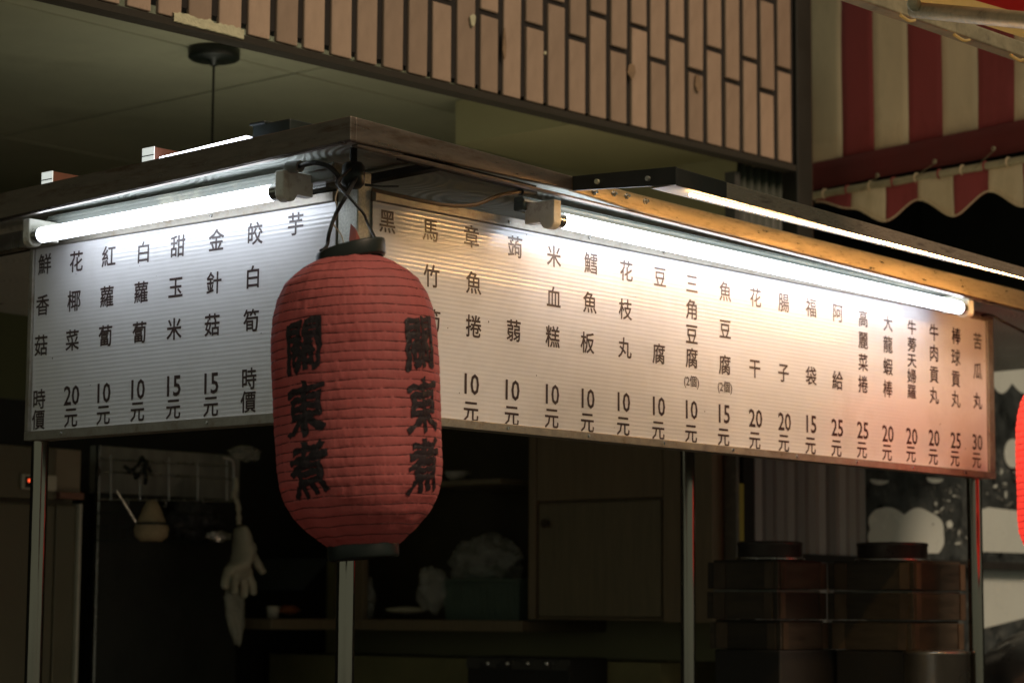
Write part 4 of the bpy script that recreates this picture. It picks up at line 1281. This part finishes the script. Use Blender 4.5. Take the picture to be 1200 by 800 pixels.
plate([(1086, 559), (1106, 561)] + [(1096 + 10 * math.cos(t * math.pi / 8), 560 + 6 * math.sin(t * math.pi / 8)) for t in range(1, 8)], 0.003, pale)
plate([(1150, 597), (1158, 594), (1200, 599), (1330, 604), (1330, 652), (1148, 646)], 0.003, pale)
plate([(1148, 660), (1330, 668), (1330, 715), (1200, 724), (1148, 737)], 0.003, pale)
plate([(1187 + 10 * math.cos(t * math.pi / 12), 531 + 17 * math.sin(t * math.pi / 12)) for t in range(24)], 0.0035, pale)
plate([(1113 + 4 * math.cos(t), 614 + 5 * math.sin(t)) for t in range(6)], 0.003, pale, 'painted_fleck')
random.seed(19)
fleck = mat('grey_brush_flecks', (0.20, 0.22, 0.21), 0.4)
for k in range(46):
    x, y = (random.uniform(1090, 1140), random.uniform(566, 640)) if k < 26 else (random.uniform(1155, 1198), random.uniform(548, 592))
    a0 = random.uniform(0, 3.14); l_ = random.uniform(1.5, 5); w_ = random.uniform(0.5, 1.6)
    pl_ = [(x + l_ * math.cos(t * math.pi / 4) * math.cos(a0) - w_ * math.sin(t * math.pi / 4) * math.sin(a0), y + l_ * math.cos(t * math.pi / 4) * math.sin(a0) + w_ * math.sin(t * math.pi / 4) * math.cos(a0)) for t in range(8)]
    plate(pl_, 0.003, fleck if k % 3 else pale, 'painted_fleck')
a, b_ = P(935, 653, 1, YW - .03), P(1330, 655, 1, YW - .03)
o = MB().bar((a.x, YW - .02, a.z), (b_.x, YW - .02, a.z), 0.03, 0.020).build('dado_rail', black_m)
tag(o, 'dark horizontal rail across the mural wall at the right', 'rail')
# dark dome (covered scooter) low at the right edge
o = blob('dark_cover', P(1215, 800, 1, YW - .35) + Vector((0.05, 0, -0.06)), (0.26, 0.2, 0.20), mat('black_sheet_plastic', (0.02, 0.022, 0.022), 0.3), 3, 0.10, 1.3, 5)
tag(o, 'rounded black covered object low beside the right post', 'covered object')
# crumpled clear sheet under the roof end
c = P(1176, 360, 1, 0.12)
m = MB(); vs, fs = [], []
p00, p10, p01, p11 = P(1150, 352, 1, .05), P(1290, 376, 1, .05), P(1147, 366, 1, 0.5), P(1290, 372, 1, .55)
for a in range(25):
    for b_ in range(13):
        u, v = a / 24, b_ / 12
        p = p00.lerp(p10, u).lerp(p01.lerp(p11, u), v)
        p = p + Vector((0, 0, 0.016 * noise.noise((u * 9, v * 5, 2)) - 0.012 * v))
        vs.append(p)
for a in range(24):
    for b_ in range(12):
        fs.append((a * 13 + b_, (a + 1) * 13 + b_, (a + 1) * 13 + b_ + 1, a * 13 + b_ + 1))
m.add(vs, fs, 0, True)
o = m.build('plastic_sheet', mat('cloudy_sheet', (0.45, 0.47, 0.42), 0.2, 0.2, 0.2, 20, 0.4, 60))
sl = o.modifiers.new('solid', 'SOLIDIFY'); sl.thickness = 0.001
tag(o, 'crumpled pale plastic sheet tucked under the roof at the right end', 'plastic sheet')

# ------------------------------------------------------------------ wooden steaming boxes
ZT = 1.6 + (718 - 652) / FPX * 5.0
LHt = 0.0655
def tray(x, y, z, s, label, j):
    t_ = thing('wooden_steamer', (x + s / 2, y + s / 2, z), label, 'steamer box', 'wooden steamer boxes stacked in two piles')
    h = LHt - 0.006
    th = 0.014
    off = random.uniform(-.003, .003)
    x += off; y += random.uniform(-.003, .003)
    for a, b_ in (((x, y + th + .0005), (x + th, y + s - th - .0005)), ((x + s - th, y + th + .0005), (x + s, y + s - th - .0005)), ((x - 0.0, y), (x + s, y + th)), ((x, y + s - th), (x + s, y + s))):
        MB().box((a[0], a[1], z + .001), (b_[0], b_[1], z + h)).build('side_board', crate_m, t_, 0.0015)
    MB().box((x + th + .001, y + th + .001, z + 0.008), (x + s - th - .001, y + s - th - .001, z + 0.014)).build('base_slats', crate_m, t_)
    # battens at the corners and mid
    for (ax_, u) in ((0, 0.012), (0, s - 0.05), (1, 0.006), (1, s - 0.030)):
        if ax_ == 0:
            MB().box((x - 0.003, y + u, z + .002), (x - .0003, y + u + (0.022 if u < .03 else .03), z + h - .001)).build('batten', crate_hi, t_)
        else:
            MB().box((x + u, y - 0.003, z + .002), (x + u + 0.02, y - .0003, z + h - .001)).build('batten', crate_hi, t_)
    MB().box((x + 0.01, y + .01, z + h + .0003), (x + s - .01, y + s - 0.01, z + h + .005)).build('liner_cloth', mat('wet_liner', (0.22, 0.22, 0.19), 0.3) if j == 1 else crate_m, t_)
    return t_
s1 = PD(913, 700, 5.0); s2 = PD(1070, 700, 5.0)
nm = ['topmost', 'middle', 'lowest']
for k in range(3):
    z = ZT - (k + 1) * LHt
    tray(s1.x, s1.y, z, 0.190, nm[k] + ' dark wooden steamer box of the left stack', k)
    tray(s2.x, s2.y, z, 0.222, nm[k] + ' dark wooden steamer box of the wider right stack', k)
MB0 = thing('steamer_base', (s1.x + .2, s1.y, .88), 'black box under both stacks of wooden steamers', 'stove')
zb_ = ZT - 3 * LHt
MB().box((s1.x - .005, s1.y - .005, 0.881), (s2.x + .03, s1.y + .17, zb_)).build('burner_body', black_m, MB0, 0.004)
MB().box((s2.x + .0, s2.y - .005, 0.881), (s2.x + .12, s2.y + .2, zb_)).build('burner_body', black_m, MB0, 0.004)
def lid(cx, cy, r, lab):
    t_ = thing('round_lid', (cx, cy, ZT - .005), lab, 'lid', 'round dark lids on the steamer stacks')
    MB().lathe((cx, cy, ZT - 0.001), [(0, 0), (r * 1.06, 0), (r * 1.08, 0.003), (r * 1.05, 0.006), (0, 0.006)], 40).build('lid_plate', steel, t_)
    MB().lathe((cx, cy, ZT + 0.0052), [(0, 0), (r * 0.98, 0), (r, 0.004), (r, 0.026), (r * 1.02, 0.028), (r * 1.02, 0.033), (r * 0.97, 0.035), (r * .94, 0.030), (0, 0.030)], 40).build('lid_ring', mat('dark_pan_metal', (0.07, 0.065, 0.06), 0.35, 0.5), t_)
    MB().lathe((cx, cy, ZT + 0.035), [(0, 0.009), (0.006, 0.008), (0.008, 0.004), (0.008, 0.0)], 16).build('lid_knob', steel, t_)
lid(s1.x + .085, s1.y + .082, 0.072, 'smaller round dark lid on the left steamer stack')
lid(s2.x + .095, s2.y + .11, 0.078, 'larger round dark lid on the right steamer stack')
c = PD(1098, 800, 4.98)
pot = thing('steel_pot', (c.x, c.y, 0.88), 'round stainless pot right of the black box beside the right post', 'pot')
zt_ = P(1105, 760, 1, c.y).z
MB().lathe((c.x, c.y, 0), [(0, 0.882), (0.068, 0.882), (0.07, 0.89), (0.07, zt_ - .012), (0.073, zt_ - .010), (0.073, zt_ - .006), (0.05, zt_), (0, zt_ + .002)], 48).build('pot_wall', mat('pot_steel', (0.35, 0.33, 0.28), 0.3, 0.9, 0.2, 12), pot)
c2 = PD(960, 780, 4.9)

# ------------------------------------------------------------------ dark street beyond, so that nothing is open behind
MB().box((6.0, -4.0, 0), (6.3, 9, 5.0)).build('far_wall', dark_wall)['kind'] = 'structure'
MB().box((2.43, 2.6, 0), (6.0, 2.8, 5.0)).build('alley_wall', black_m)['kind'] = 'structure'
MB().box((2.43, 0.93, 3.6), (6.0, 2.6, 3.7)).build('alley_ceiling', black_m)['kind'] = 'structure'

# ------------------------------------------------------------------ last small things inside
o = blob('plastic_bag', P(287, 531, 1, YP - .1), (0.04, 0.03, 0.018), film, 61, 0.4, 2.4, 4, fold=True)
tag(o, 'flat scrap of clear plastic above the glove, under the left menu board', 'plastic bag')
q = P(536, 556, 0, XC + .03)
bw = thing('pale_bowl', q, 'small pale bowl high up just right of the lantern, under the menu board', 'bowl')
MB().lathe((q.x, q.y, q.z), [(0, -0.016), (0.018, -0.016), (0.030, -0.006), (0.036, 0.008), (0.034, 0.008), (0.028, -0.004), (0, -0.012)], 28).build('bowl_wall', mat('grey_china', (0.45, 0.46, 0.42), 0.35), bw)
MB().box((XC + .0, 1.45, q.z - 0.030), (2.30, 1.75, q.z - 0.017)).build('bowl_ledge', wood_d, bw)
a, b_ = P(312, 690, 1, 2.06), P(352, 655, 1, 2.06)
o = MB().bar((a.x, 2.04, a.z), (b_.x, 2.07, b_.z), 0.20, 0.006).build('leaning_tray', mat('blue_black_tray', (0.03, 0.04, 0.05), 0.35))
tag(o, 'dark bluish tray leaning on the shelf between the glove and the upright', 'tray')
random.seed(5)
for k in range(5):
    px = 148 + k * 22
    q = P(px, 588, 1, YP - .05)
    o = MB().tube(spline([q + Vector((0, 0, .012)), q + Vector((0, -.008, 0.002)), q + Vector((0, -.006, -.012)), q + Vector((0, .002, -.010))], 5), 0.0015, 6).build('rack_hook', steel)
    o.parent = rk; o.matrix_parent_inverse = Matrix.Translation(-rk.location)
